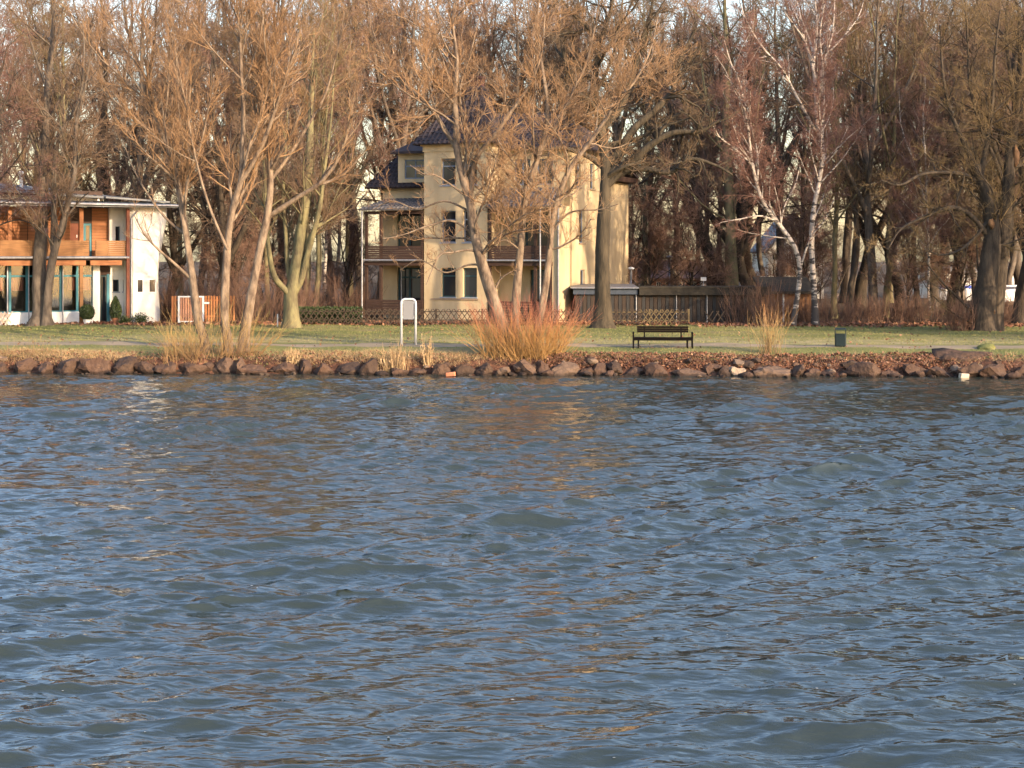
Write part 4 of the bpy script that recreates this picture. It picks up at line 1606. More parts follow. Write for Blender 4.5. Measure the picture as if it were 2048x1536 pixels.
# ------------------------------------------------------------------ lamps, signs, pipe, car
def post_lamp(label, px, Y, pyt, pyb, cap_px, dia_px, name='path_lamp'):
    x = XX(px, Y)
    zt = W(0, pyt, Y)[2]
    c, d = cap_px / 2 * Y / F, dia_px / 2 * Y / F
    g = 0.8
    r = tag(empty(name, (x, Y, g)), label, 'lamp', 'park lamps behind the shed')
    H = zt - g
    MB().lathe([(0.07, -0.1), (0.07, 0.4), (0.05, 0.45), (0.045, H - 0.75)], 10).build('pole', M['zinc'], r, smooth=True)
    MB().lathe([(d * 0.8, H - 0.75), (d, H - 0.68), (d * 0.9, H - 0.18), (d * 0.5, H - 0.14)], 12).build('lantern', M['panel_grey'], r)
    MB().lathe([(c * 0.3, H - 0.14), (c, H - 0.12), (c * 0.98, H - 0.05), (c * 0.3, H)], 16).build('cap', M['paint_white'], r)
    return r


post_lamp('white capped park lamp standing just right of the villa corner', 1262, 86, 534, 570, 13, 5)
post_lamp('grey park lamp with two-tier cap behind the shed, second from the villa', 1339, 96, 511, 570, 13, 7)
post_lamp('pale thick park lamp beside the leaning trunk above the shed', 1428, 92, 520, 570, 14, 9)
post_lamp('grey park lamp half hidden right of the upright trunk above the shed', 1480, 94, 516, 570, 15, 6)


def board_sign(name, label, px, py, Y, wpx, hpx, marks=None):
    w, h = wpx * Y / F, hpx * Y / F
    p = W(px, py, Y)
    r = tag(empty(name, (p[0], Y, 0.8)), label, 'sign')
    zc = p[2] - 0.8
    MB().tube([(0, 0.03, -0.1), (0, 0.03, zc + h / 2)], 0.03, 8).build('pole', M['zinc'], r)
    MB().box(-w / 2, w / 2, -0.02, -0.001, zc - h / 2, zc + h / 2).build('panel', M['paint_white'], r)
    if marks:
        q = MB()
        s = w * 0.36
        q.add([(-s, -0.026, zc - s * 0.2), (s * 0.6, -0.026, zc - s * 0.2), (-s * 0.2, -0.026, zc + s * 1.1)], [(0, 1, 2)])
        q.add([(-s * 0.4, -0.026, zc - s * 0.7), (0.0, -0.026, zc - s * 0.7), (0.0, -0.026, zc - s * 0.21), (-s * 0.4, -0.026, zc - s * 0.21)], [(0, 1, 2, 3)])
        q.build('tree_symbol', M['sign_green'], r)
        MB().box(-s * 1.0, s * 1.0, -0.026, -0.0205, zc - h * 0.45, zc - h * 0.34).build('symbol_bar', M['blue_fascia'], r)
    return r


board_sign('small_sign', 'small plain white sign above the dark shed roof', 1407, 558, 88, 11, 7)
board_sign('park_sign', 'white sign with green tree symbol beside the hut roof', 1525, 560, 86, 11, 15, True)

PYp = 74.5
pip = tag(empty('bent_pipe', (XX(560, PYp), PYp, 0.8)), 'pair of bent white pipes beside the pollard trunk', 'pipe')
MB().tube([(-0.12, 0, -0.1), (-0.12, 0, 0.62)], 0.03, 8).build('upright', M['paint_white'], pip)
MB().tube([(0.34, 0, 0.55), (0.30, 0, 0.25), (0.10, 0, 0.22), (0.05, 0, 0.10), (0.10, 0, -0.02), (0.25, 0, -0.05)], 0.03, 8).build('hook', M['paint_white'], pip)

CY = 104.0
car = tag(empty('parked_car', (XX(2012, CY), CY, 0.8), R(8)), 'white parked car glimpsed between the two thick trunks at the right edge', 'car')
prof = [(-2.0, 0.35), (-2.05, 0.75), (-1.9, 0.92), (-1.2, 1.0), (-0.6, 1.42), (0.9, 1.45), (1.6, 1.05), (2.0, 0.95), (2.1, 0.6), (2.05, 0.35)]
V = [(x, -0.82 if z < 1.1 else -0.66, z) for x, z in prof] + [(x, 0.82 if z < 1.1 else 0.66, z) for x, z in prof]
n = len(prof)
q = MB()
q.add(V, [tuple(range(n - 1, -1, -1)), tuple(range(n, 2 * n))] + [(i, (i + 1) % n, n + (i + 1) % n, n + i) for i in range(n)])
q.build('body', M['car_white'], car)
q = MB()
q.add([(-1.0, -0.80, 1.04), (1.4, -0.80, 1.06), (0.85, -0.70, 1.38), (-0.55, -0.70, 1.36)], [(0, 1, 2, 3)])
q.build('side_window', GL, car)
for x in (-1.3, 1.3):
    for y in (-0.78, 0.78):
        w = MB().lathe([(0.2, -0.09), (0.31, -0.09), (0.31, 0.09), (0.2, 0.09)], 16).build('wheel', M['tyre'], car)
        w.location = (x, y, 0.31)
        w.rotation_euler = (R(90), 0, 0)

# ------------------------------------------------------------------ notice frame, bench, litter bin
NY = 58.9
nx_, nz_ = XX(817, NY), float(gz(XX(817, NY), NY))
sg = tag(empty('notice_board', (nx_, NY, nz_)), 'blank grey notice panel hung in a rounded steel tube frame on the bank', 'sign')
hh = (W(0, 597, NY)[2] - nz_)
ww = 14.2 * NY / F
pts = [(-ww, 0, -0.3), (-ww, 0, hh - 0.17)] + [(-ww + 0.14 - 0.14 * math.cos(a), 0, hh - 0.17 + 0.14 * math.sin(a)) for a in np.linspace(0.3, 1.57, 5)] + \
      [(ww - 0.14 + 0.14 * math.cos(a), 0, hh - 0.17 + 0.14 * math.sin(a)) for a in np.linspace(1.57, 0.3, 5)] + [(ww, 0, hh - 0.17), (ww, 0, -0.3)]
MB().tube(pts, 0.048, 12).build('tube_frame', M['steel'], sg, smooth=True)
pw, p0, p1 = 0.205, W(0, 638.5, NY)[2] - nz_, W(0, 601.5, NY)[2] - nz_
MB().box(-pw, pw, -0.018, 0.018, p0, p1).build('panel', M['panel_grey'], sg)
q = MB()
for z in (p0 + 0.08, p1 - 0.08):
    q.box(-ww + 0.04, -pw - 0.001, -0.012, 0.012, z - 0.02, z + 0.02)
    q.box(pw + 0.001, ww - 0.04, -0.012, 0.012, z - 0.02, z + 0.02)
q.build('bracket', M['steel'], sg)
q = MB()
for (a, b, c, d) in ((-pw, pw, p0, p0 + 0.015), (-pw, pw, p1 - 0.015, p1), (-pw, -pw + 0.015, p0 + 0.015, p1 - 0.015), (pw - 0.015, pw, p0 + 0.015, p1 - 0.015)):
    q.box(a, b, -0.024, -0.0185, c, d)
q.build('panel_edge', M['zinc'], sg)

BY = 57.9
bx, bz = XX(1325.5, BY), float(gz(XX(1325.5, BY), BY))
bench = tag(empty('park_bench', (bx, BY, bz - 0.01), R(-5)), 'dark slatted park bench with armrests standing on the bank', 'bench')
hl = 58.5 * BY / F
DK = M['bench_dark']
# seen from behind the seat's far side: armrest frames at both ends, back posts, slats
for sx in (-1, 1):
    for j, (y, off) in enumerate(((-0.25, 0.0), (0.25, 0.0))):
        x = sx * hl
        MB().box(x - 0.03, x + 0.03, y - 0.03, y + 0.03, -0.1, 0.62).build('leg', DK, bench)
    MB().box(sx * hl - 0.035, sx * hl + 0.035, -0.219, 0.219, 0.575, 0.62).build('armrest', DK, bench)
    MB().box(sx * hl - 0.02, sx * hl + 0.02, -0.219, 0.219, 0.32, 0.37).build('side_rail', DK, bench)
    x = sx * (hl - 0.19)
    MB().box(x - 0.03, x + 0.03, -0.24, -0.18, -0.1, 0.36).build('leg', DK, bench)
    MB().box(x - 0.03, x + 0.03, 0.18, 0.24, -0.1, 0.36).build('leg', DK, bench)
    x = sx * (hl - 0.42)
    MB().bar((x, 0.22, 0.38), (x, 0.31, 0.83), 0.055, 0.04).build('back_post', DK, bench)
for k, y in enumerate((-0.24, -0.13, -0.02, 0.09, 0.20)):
    MB().box(-hl + 0.035, hl - 0.035, y - 0.045, y + 0.045, 0.375, 0.42).build('slat', M['bench_slat'], bench)
MB().box(-hl + 0.03, hl - 0.03, -0.285, -0.255, 0.31, 0.40).build('apron', DK, bench)
MB().box(-hl + 0.03, hl - 0.03, 0.16, 0.19, 0.30, 0.365).build('apron', DK, bench)
for k, z in enumerate((0.635, 0.717, 0.80)):
    MB().box(-hl + 0.14, hl - 0.14, 0.235 + 0.025 * k, 0.262 + 0.025 * k, z - 0.039, z + 0.039).build('slat', M['bench_slat'], bench)

LY = 58.0
lx, lz = XX(1681, LY), float(gz(XX(1681, LY), LY))
lb = tag(empty('litter_bin', (lx, LY, lz), R(-14)), 'dark green rectangular litter bin with open hood beside the path', 'litter bin')
BG = M['bin_green']
w, d, h = 0.215, 0.17, 0.72


def rbox(mb, w, d, z0, z1, r=0.05):
    pts = []
    for (cx_, cy_, a0) in ((w - r, d - r, 0), (-w + r, d - r, 90), (-w + r, -d + r, 180), (w - r, -d + r, 270)):
        for a in (0, 30, 60, 90):
            pts.append((cx_ + r * math.cos(R(a0 + a)), cy_ + r * math.sin(R(a0 + a))))
    n = len(pts)
    V = [(x, y, z0) for x, y in pts] + [(x, y, z1) for x, y in pts]
    return mb.add(V, [tuple(range(n - 1, -1, -1)), tuple(range(n, 2 * n))] + [(i, (i + 1) % n, n + (i + 1) % n, n + i) for i in range(n)])


body_top = 0.50
rbox(MB(), w, d, 0.02, body_top).build('body', BG, lb)
MB().box(-w * 0.8, w * 0.8, -d - 0.008, -d - 0.001, 0.06, body_top - 0.04).build('door', BG, lb)
for sx in (-1, 1):
    MB().box(sx * w - 0.03 if sx > 0 else -w, sx * w if sx > 0 else -w + 0.03, -d * 0.8, d * 0.8, body_top, h - 0.06).build('side_post', BG, lb)
q = MB()
q.add([(-w, -d, h - 0.06), (w, -d, h - 0.06), (w, d, h - 0.06), (-w, d, h - 0.06), (-w * 0.86, -d * 0.8, h), (w * 0.86, -d * 0.8, h), (w * 0.86, d * 0.8, h), (-w * 0.86, d * 0.8, h)],
      [(0, 3, 2, 1), (4, 5, 6, 7), (0, 1, 5, 4), (1, 2, 6, 5), (2, 3, 7, 6), (3, 0, 4, 7)])
q.build('hood', BG, lb)
MB().box(-w * 0.7, w * 0.7, -d * 0.7, d * 0.7, -0.1, 0.019).build('foot', M['shed_board_grey'], lb)

# ------------------------------------------------------------------ boulders of the shore, each traced
def boulder_mat():
    m = mat('shore_stone', (0.15, 0.105, 0.072), 0.9, scale=2.2, col2=(0.045, 0.030, 0.023), bump=1.0, bscale=9, tint=[(0.022, 0.013, 0.009), (0.072, 0.037, 0.023), (0.34, 0.25, 0.17)])
    nt = m.node_tree                                # lighter scoured faces, dark wet foot at the waterline
    b = nt.nodes['Principled BSDF']
    src = b.inputs['Base Color'].links[0].from_socket
    g = nt.nodes.new('ShaderNodeNewGeometry')
    sx = nt.nodes.new('ShaderNodeSeparateXYZ')
    nt.links.new(g.outputs['Position'], sx.inputs[0])
    nz = nt.nodes.new('ShaderNodeTexNoise')
    nz.inputs['Scale'].default_value = 3.0
    nt.links.new(g.outputs['Position'], nz.inputs['Vector'])
    ma = nt.nodes.new('ShaderNodeMath')
    ma.operation = 'MULTIPLY_ADD'
    nt.links.new(nz.outputs['Fac'], ma.inputs[0])
    ma.inputs[1].default_value = -0.22
    nt.links.new(sx.outputs[2], ma.inputs[2])
    mr = nt.nodes.new('ShaderNodeMapRange')
    mr.inputs[1].default_value = -0.06
    mr.inputs[2].default_value = 0.02
    mr.inputs[3].default_value = 0.38
    mr.inputs[4].default_value = 1.0
    nt.links.new(ma.outputs[0], mr.inputs[0])
    mx = nt.nodes.new('ShaderNodeMix')
    mx.data_type = 'RGBA'
    mx.blend_type = 'MULTIPLY'
    mx.inputs[0].default_value = 1.0
    nt.links.new(src, mx.inputs[6])
    nt.links.new(mr.outputs[0], mx.inputs[7])
    nt.links.new(mx.outputs[2], b.inputs['Base Color'])
    return m


BM = boulder_mat()


def ico(sub):
    import bmesh
    b = bmesh.new()
    bmesh.ops.create_icosphere(b, subdivisions=sub, radius=1.0)
    V = np.array([v.co[:] for v in b.verts])
    Fc = np.array([[v.index for v in f.verts] for f in b.faces])
    b.free()
    return V, Fc


ICOV, ICOF = ico(3)
ICOV3, ICOF3 = ico(2)


def stone_shape(V, seed, planes=9, rough=0.045):
    """broken stone: a ball cut by flat faces of several sizes, edges a little weathered, skin rough"""
    r = np.random.default_rng(seed)
    d = np.ones(len(V)) * 1.15
    for _ in range(planes):
        n = nrm(r.normal(size=3) * np.array([1, 1, 0.9]))
        c = V @ n
        lim = r.uniform(0.45, 0.90)
        q = lim / np.maximum(c, 0.05)
        d = np.minimum(d, np.where(c > 0.05, q, 9))
    for _ in range(8):
        n = nrm(r.normal(size=3)) * r.uniform(3, 16)
        d = d * (1 + rough * np.sin(V @ n * 1.6 + r.uniform(0, 6)) * r.uniform(0.2, 1))
    return V * d[:, None]


LAND = [(-200, 'left edge of the photo'), (380, 'left willow stems'), (583, 'dry grass tuft'), (790, 'reed clump'), (1035, 'red osier bush'), (1325, 'bench'), (1537, 'upright bush'), (1681, 'litter bin'), (1925, 'earth mound')]
#  px0, px1, py top, tone (0 dark .. 1 pale), look
BO = [(-60, -14, 718, 0.4, 'brown'), (-12, 19, 723, 0.4, 'brown'), (20, 71, 715, 0.45, 'big grey-brown'), (74, 109, 716, 0.5, 'rounded'), (104, 163, 713, 0.35, 'broad dark'),
      (155, 236, 717, 0.5, 'long sloping'), (226, 271, 714, 0.2, 'dark upright'), (263, 316, 725, 0.35, 'low brown'), (311, 354, 728, 0.4, 'low mottled'), (349, 416, 720, 0.35, 'broad reddish'),
      (428, 475, 719, 0.55, 'pointed grey'), (470, 490, 712, 0.55, 'small pinkish'), (478, 534, 720, 0.5, 'dark-faced'), (536, 591, 719, 0.5, 'square brown'), (590, 621, 717, 0.35, 'small brown'),
      (624, 673, 724, 0.5, 'leaning grey'), (676, 728, 727, 0.2, 'flat dark'), (720, 760, 716, 0.15, 'black wedge-shaped'), (776, 816, 726, 0.45, 'tilted grey'), (812, 859, 727, 0.4, 'rounded mossy'),
      (858, 901, 719, 0.4, 'leaf-covered'), (898, 952, 727, 0.12, 'large black'), (952, 987, 722, 0.25, 'dark'), (985, 1024, 732, 0.6, 'pale-footed'), (1030, 1071, 719, 0.55, 'red square'),
      (1068, 1101, 722, 0.5, 'upright grey'), (1088, 1163, 729, 0.6, 'long smooth pale'), (1156, 1196, 735, 0.5, 'low pale'), (1188, 1222, 727, 0.35, 'dark speckled'), (1216, 1246, 723, 0.12, 'black'),
      (1242, 1296, 724, 0.45, 'round brown'), (1294, 1338, 729, 0.4, 'mottled'), (1335, 1411, 729, 0.55, 'long flat-topped'), (1409, 1434, 730, 0.4, 'narrow'), (1434, 1466, 728, 0.12, 'black'),
      (1459, 1496, 733, 1.0, 'white wedge-shaped'), (1500, 1581, 727, 0.6, 'large smooth'), (1578, 1607, 722, 0.35, 'upright brown'), (1600, 1641, 735, 0.45, 'low reddish'), (1640, 1679, 734, 0.45, 'sloping brown'),
      (1676, 1753, 726, 0.4, 'broad dark-sided'), (1750, 1802, 738, 0.5, 'flat bluish'), (1796, 1869, 728, 0.4, 'large ridged'), (1856, 1913, 732, 0.3, 'brown'), (1914, 1962, 726, 0.3, 'dark'),
      (1960, 2023, 728, 0.35, 'rounded reddish'), (2020, 2064, 731, 0.35, 'brown'), (2066, 2120, 728, 0.35, 'brown'), (2122, 2170, 730, 0.4, 'brown'), (-118, -64, 720, 0.4, 'brown')]
ORD = ['first', 'second', 'third', 'fourth', 'fifth', 'sixth', 'seventh', 'eighth', 'ninth', 'tenth']
seen = {}
for i, (p0, p1, pt, tone, look) in enumerate(sorted(BO)):
    xc = XX((p0 + p1) / 2, 54.6)
    Yb = float(shore_y(xc)) + 0.30
    xc = XX((p0 + p1) / 2, Yb)
    hw = (p1 - p0) / 2 * Yb / F * 1.22
    zt = W(0, pt, Yb)[2] + random.uniform(-0.03, 0.09)
    hz_ = (zt + 0.40) / 2
    Vs = stone_shape(ICOV, 100 + i, 9 + i % 7)
    a = random.uniform(-0.35, 0.35)
    tl = random.uniform(-0.28, 0.28)
    Vs = np.stack([Vs[:, 0] * math.cos(tl) - Vs[:, 2] * math.sin(tl), Vs[:, 1], Vs[:, 0] * math.sin(tl) + Vs[:, 2] * math.cos(tl)], 1)
    mxx = np.abs(Vs).max(0)
    Vs = Vs / mxx
    # keep a blocky top
    Vs = Vs * np.array([hw, random.uniform(0.42, 0.6), hz_])
    ca, sa_ = math.cos(a), math.sin(a)
    Vs = np.stack([Vs[:, 0] * ca - Vs[:, 1] * sa_ * 0.3, Vs[:, 0] * sa_ + Vs[:, 1] * ca, Vs[:, 2]], 1)
    me = mesh_np('shore_boulder', Vs, ICOF, None, False, np.full(len(Vs), tone))
    o = link('shore_boulder', me, BM, loc=(xc, Yb + 0.12 + random.uniform(-0.12, 0.22), zt - hz_))
    lm = [l for l in LAND if l[0] <= (p0 + p1) / 2][-1]
    k = seen.get(lm[1], 0)
    seen[lm[1]] = k + 1
    side = 'right of' if lm[0] > 0 else 'from'
    tag(o, f'{look} shore boulder at the waterline, {ORD[k]} {side} the {lm[1]}', 'boulder', 'boulders along the waterline')

# small stones between them, the red brick and the pale block
sv, sq, st, so2 = [], [], [], 0
for i in range(300):
    px = random.uniform(-120, 2170)
    Yb = float(shore_y(XX(px, 54.6))) + random.choice((random.uniform(-0.25, 0.1), random.uniform(0.35, 1.2), random.uniform(0.4, 0.9)))
    x = XX(px, Yb)
    s = random.uniform(0.03, 0.10) * (2.4 if random.random() < 0.22 else 1)
    V = stone_shape(ICOV3, 900 + i % 40, 6) * s * np.array([1.3, 1, 0.7])
    a = random.uniform(0, 6.28)
    V = np.stack([V[:, 0] * math.cos(a) - V[:, 1] * math.sin(a), V[:, 0] * math.sin(a) + V[:, 1] * math.cos(a), V[:, 2]], 1)
    V = V + np.array([x, Yb, max(0.0, float(gz(x, Yb))) + s * 0.2])
    sv.append(V); sq.append(ICOF3 + so2); so2 += len(V)
    st.append(np.full(len(V), random.choice((0.1, 0.3, 0.45, 0.7))))
link('rubble', mesh_np('rubble', np.vstack(sv), np.vstack(sq), None, False, np.concatenate(st)), BM, kind='stuff')


def block(name, label, px, py, wpx, hpx, dd, mt, rot, cat):
    Yb = float(shore_y(XX(px, 54.3))) - 0.25
    w, h = wpx / 2 * Yb / F, hpx / 2 * Yb / F
    p = W(px, py, Yb)
    V = np.array([(sx * w * random.uniform(0.85, 1), sy * dd * random.uniform(0.85, 1), sz * h * random.uniform(0.85, 1)) for sz in (-1, 1) for sy in (-1, 1) for sx in (-1, 1)])
    q = MB()
    q.add(V, [(0, 2, 3, 1), (4, 5, 7, 6), (0, 1, 5, 4), (1, 3, 7, 5), (3, 2, 6, 7), (2, 0, 4, 6)])
    o = q.build(name, mt, loc=(p[0], Yb, p[2]))
    o.rotation_euler = (0, R(rot), R(rot * 2))
    b = o.modifiers.new('bevel', 'BEVEL')
    b.width = h * 0.25
    b.segments = 2
    tag(o, label, cat)


block('brick', 'single orange brick lying at the waterline left of the red osier bush', 901, 748.5, 20, 9, 0.11, M['brick_red'], -5, 'brick')
block('stone_block', 'small squared pale stone block at the waterline below the earth mound', 1928, 752, 19, 11, 0.13, mat('pale_stone', (0.55, 0.46, 0.33), 0.9, scale=7, var=0.35, bump=0.5), 3, 'stone')

# root plate / earth mound at the right end of the bank
mv = ICOV
ms = stone_shape(mv, 77, 5, 0.12) * np.array([1.25, 0.6, 0.62])
ms += nrm(ms) * rng.normal(0, 0.03, (len(ms), 1))
xm = XX(1925, 55.2)
tag(link('earth_mound', mesh_np('earth_mound', ms, ICOF), M['soil'], loc=(xm, 55.05, 0.33)), 'dark earth mound with torn roots at the right end of the bank', 'mound')
xm2 = XX(1978, 57.6)
gm = stone_shape(mv, 78, 3, 0.05) * np.array([0.42, 0.4, 0.16])
go = link('grass_hummock', mesh_np('grass_hummock', gm, ICOF), ground.data.materials[0], loc=(xm2, 57.6, float(gz(xm2, 57.6))))
tag(go, 'small green grass hummock beside the path near the right edge', 'hummock')

# ------------------------------------------------------------------ grass, leaf litter, reeds
def blades(n, xf, hgt, wid, lean=0.5):
    p = xf(n)
    h = hgt * rng.uniform(0.5, 1.3, n)
    a = rng.uniform(0, 6.28, n)
    dx, dy = np.cos(a) * wid, np.sin(a) * wid
    lx_, ly_ = rng.normal(0, lean, n) * h, rng.normal(0, lean, n) * h
    z = gz(p[:, 0], p[:, 1]) - 0.01
    V = np.stack([np.stack([p[:, 0] - dx, p[:, 1] - dy, z], 1), np.stack([p[:, 0] + dx, p[:, 1] + dy, z], 1), np.stack([p[:, 0] + lx_, p[:, 1] + ly_, z + h], 1)], 1).reshape(-1, 3)
    return V, np.arange(n * 3).reshape(n, 3)


def field(x0, x1, y0, y1, clump=0.0, ynear=1.0):
    def f(n):
        out = np.zeros((0, 2))
        while len(out) < n:
            x = rng.uniform(x0, x1, 2 * n)
            y = y0 + (y1 - y0) * rng.random(2 * n) ** ynear
            d = 0.5 + 0.5 * np.sin(x * 1.1 + 2 * np.sin(y * 0.9)) * np.sin(y * 1.7 + np.sin(x * 0.5))
            ok = rng.random(2 * n) < (1 - clump) + clump * d
            ok &= np.abs(y - path_mid(x)) > 1.1
            out = np.vstack([out, np.stack([x, y], 1)[ok]])
        return out[:n]
    return f


def grass_mat():
    return mat('lawn_blades', (0.17, 0.165, 0.055), 0.85, scale=0.4, col2=(0.085, 0.11, 0.03), tint=[(0.085, 0.12, 0.03), (0.20, 0.20, 0.06), (0.38, 0.30, 0.14)], stretch=(0.5, 1, 1))


n = 65000
V, T = blades(n, field(-32, 32, 55.6, 77.5, 0.6), 0.055, 0.014)
link('lawn_grass', mesh_np('lawn_grass', V, T, None, False, np.repeat(np.clip(rng.normal(0.5, 0.24, n), 0, 1), 3)), grass_mat(), kind='stuff')

STRAW = mat('dry_straw', (0.52, 0.37, 0.19), 0.8, scale=2, tint=[(0.52, 0.37, 0.20), (0.34, 0.225, 0.115), (0.20, 0.125, 0.065)])


def bank_x(n, t0, t1, xs=None):
    x = rng.uniform(-30, 30, n) if xs is None else xs
    return np.stack([x, shore_y(x) + rng.uniform(t0, t1, n)], 1)


def straw_pts(n):
    x = np.concatenate([rng.uniform(-30, 30, n // 2), rng.uniform(XX(560, 56), XX(960, 56), n - n // 2 - n // 4), rng.uniform(XX(-60, 56), XX(260, 56), n // 4)])
    return np.stack([x, shore_y(x) + 0.75 + 1.5 * rng.random(n) ** 1.2], 1)


n = 17000
V, T = blades(n, straw_pts, 0.15, 0.007, 0.8)
link('dry_grass', mesh_np('dry_grass', V, T, None, False, np.repeat(np.clip(rng.normal(0.5, 0.28, n), 0, 1), 3)), STRAW, kind='stuff')

LEAF = mat('fallen_leaf', (0.30, 0.13, 0.065), 0.8, scale=2, tint=[(0.30, 0.18, 0.105), (0.16, 0.068, 0.040), (0.095, 0.042, 0.028), (0.045, 0.026, 0.02)])


def litter(n, pts, size, zoff=0.02):
    z = gz(pts[:, 0], pts[:, 1]) + zoff + np.abs(rng.normal(0, 0.03, n))
    c = np.stack([pts[:, 0], pts[:, 1], z], 1)
    a = nrm(rng.normal(size=(n, 3)) * np.array([1, 1, 0.55]))
    b = nrm(np.cross(a, rng.normal(size=(n, 3)) * np.array([0.6, 0.6, 1])))
    s = (size * rng.uniform(0.5, 1.3, n))[:, None]
    V = np.stack([c - a * s, c + b * s * 0.55, c + a * s + np.array([0, 0, 0.015]), c - b * s * 0.55], 1).reshape(-1, 3)
    return mesh_np('leaf_litter', V, np.arange(n * 4).reshape(n, 4), None, False, np.repeat(rng.random(n), 4))


n = 20000
x = np.concatenate([rng.uniform(-30, 30, n // 2), rng.uniform(XX(1080, 55), XX(1900, 55), n - n // 2)])
pts_ = np.stack([x, shore_y(x) + 0.58 + 1.45 * rng.random(n) ** 1.2], 1)
keep_ = rng.random(n) < 0.30 + 0.70 * (0.5 + 0.5 * np.sin(pts_[:, 0] * 2.1 + 2 * np.sin(pts_[:, 1] * 2.7)) * np.sin(pts_[:, 1] * 3.3 + pts_[:, 0] * 0.7))
pts_ = pts_[keep_]
n = len(pts_)
link('leaf_litter', litter(n, pts_, 0.055), LEAF, kind='stuff')
n = 1800
x = rng.uniform(-30, 30, n)
pts_ = np.stack([x, 56.5 + 20 * rng.random(n)], 1)
cl_ = rng.random(n) < 0.25 + 0.75 * (0.5 + 0.5 * np.sin(pts_[:, 0] * 0.9 + 1.5 * np.sin(pts_[:, 1])))
pts_ = pts_[cl_]
link('lawn_leaves', litter(len(pts_), pts_, 0.06, 0.035), LEAF, kind='stuff')
n = 9000
x = rng.uniform(-34, 34, n)
pts_ = np.stack([x, 77.0 + rng.normal(0, 1.0, n) + np.where(x > 9, -1.2, 0.6)], 1)
link('wood_edge_leaves', litter(n, pts_, 0.11), LEAF, kind='stuff')


def reed_tuft(label, px, pyb, Y, n, hgt, spread, lean=0.10):
    x = XX(px, Y)
    g = float(gz(x, Y))
    k = 5
    b = np.stack([x + rng.normal(0, spread, n), Y + rng.normal(0, spread * 0.5, n)], 1)
    d = nrm(np.stack([rng.normal(0, lean, n) + (b[:, 0] - x) * 0.25, rng.normal(0, lean, n), np.ones(n)], 1))
    L = hgt * rng.uniform(0.35, 1.1, n)
    P = np.empty((n, k, 3))
    P[:, 0] = np.stack([b[:, 0], b[:, 1], gz(b[:, 0], b[:, 1]) - 0.03], 1)
    for s in range(1, k):
        d = nrm(d + rng.normal(0, 0.07, (n, 3)))
        P[:, s] = P[:, s - 1] + d * (L / (k - 1))[:, None]
    Rr = np.full((n, k), 0.011) * np.linspace(1.0, 0.4, k)[None] * rng.uniform(0.7, 1.3, n)[:, None]
    org = np.array([x, Y, g])
    r = tag(empty('reed_tuft', org), label, 'reeds', 'dry reed tufts on the bank')
    link('stalks', crown_mesh('stalks', [(P, Rr, 3, 0)], org), STRAW, r, kind='stuff')
    lv = P[:, 2:4].mean(1)
    m = n * 2
    pp = lv[rng.integers(0, n, m)] + rng.normal(0, 0.03, (m, 3))
    a = nrm(rng.normal(size=(m, 3)) * np.array([0.5, 0.5, 1]))
    q = nrm(np.cross(a, rng.normal(size=(m, 3))))
    s = rng.uniform(0.06, 0.14, m)[:, None]
    V = np.stack([pp - a * s, pp + q * 0.012, pp + a * s, pp - q * 0.012], 1).reshape(-1, 3) - org
    link('leaves', mesh_np('leaves', V, np.arange(m * 4).reshape(m, 4), None, False, np.repeat(rng.random(m), 4)), STRAW, r, kind='stuff')


reed_tuft('wide clump of pale dry reeds below the notice board', 787, 742, 54.95, 110, 1.05, 0.24)
reed_tuft('tall thin tuft of dry reeds just right of the notice board', 855, 735, 55.1, 42, 1.25, 0.07)
reed_tuft('short bushy tuft of dry grass right of the left willow stems', 584, 720, 55.6, 90, 0.72, 0.10)

# clipped shrubs at the pavilion, hedge by the villa fence
def local(rt, rz_, x, y):
    return np.array([rt[0] + x * math.cos(rz_) - y * math.sin(rz_), rt[1] + x * math.sin(rz_) + y * math.cos(rz_)])


pp = local((PXo, PYo), PH, U(231, 0.3), 0.3)
n = 2600
h = rng.random(n)
rad = 0.36 * np.sin(np.clip(h * 0.92 + 0.08, 0, 1) * math.pi) ** 0.6 * (1.05 - 0.55 * h)
a = rng.uniform(0, 6.28, n)
rr_ = rad * rng.uniform(0.75, 1.05, n)
org = np.array([pp[0], pp[1], 0.8])
r = tag(empty('cone_shrub', org), 'dark evergreen clipped to a cone against the white pavilion wall', 'shrub')
link('foliage', leafy(n, np.stack([rr_ * np.cos(a), rr_ * np.sin(a), 0.25 + 1.15 * h], 1) + org, 0.05, org), M['leaf_green'], r, kind='stuff')
MB().lathe([(0.04, 0.0), (0.035, 0.5)], 8).build('trunk', M['bark_dark'], r)
MB().lathe([(0.15, -0.05), (0.19, 0.24), (0.21, 0.26), (0.2, 0.28)], 14).build('pot', M['terracotta'], r)
pp = local((PXo, PYo), PH, U(174, -0.3), -0.3)
n = 2200
d_ = nrm(rng.normal(size=(n, 3)))
org = np.array([pp[0], pp[1], 0.8])
r = tag(empty('ball_shrub', org), 'loose round olive shrub in a pot by the pavilion pier', 'shrub')
link('foliage', leafy(n, d_ * (0.36 * rng.uniform(0.55, 1.12, n) ** 0.7)[:, None] * np.array([1, 1, 1.05]) + np.array([0, 0, 0.62]) + org, 0.055, org), M['leaf_green'], r, kind='stuff')
MB().lathe([(0.035, 0.1), (0.03, 0.6)], 8).build('trunk', M['bark_dark'], r)
MB().lathe([(0.14, -0.05), (0.18, 0.22), (0.20, 0.24), (0.19, 0.26)], 14).build('pot', M['paint_white'], r)
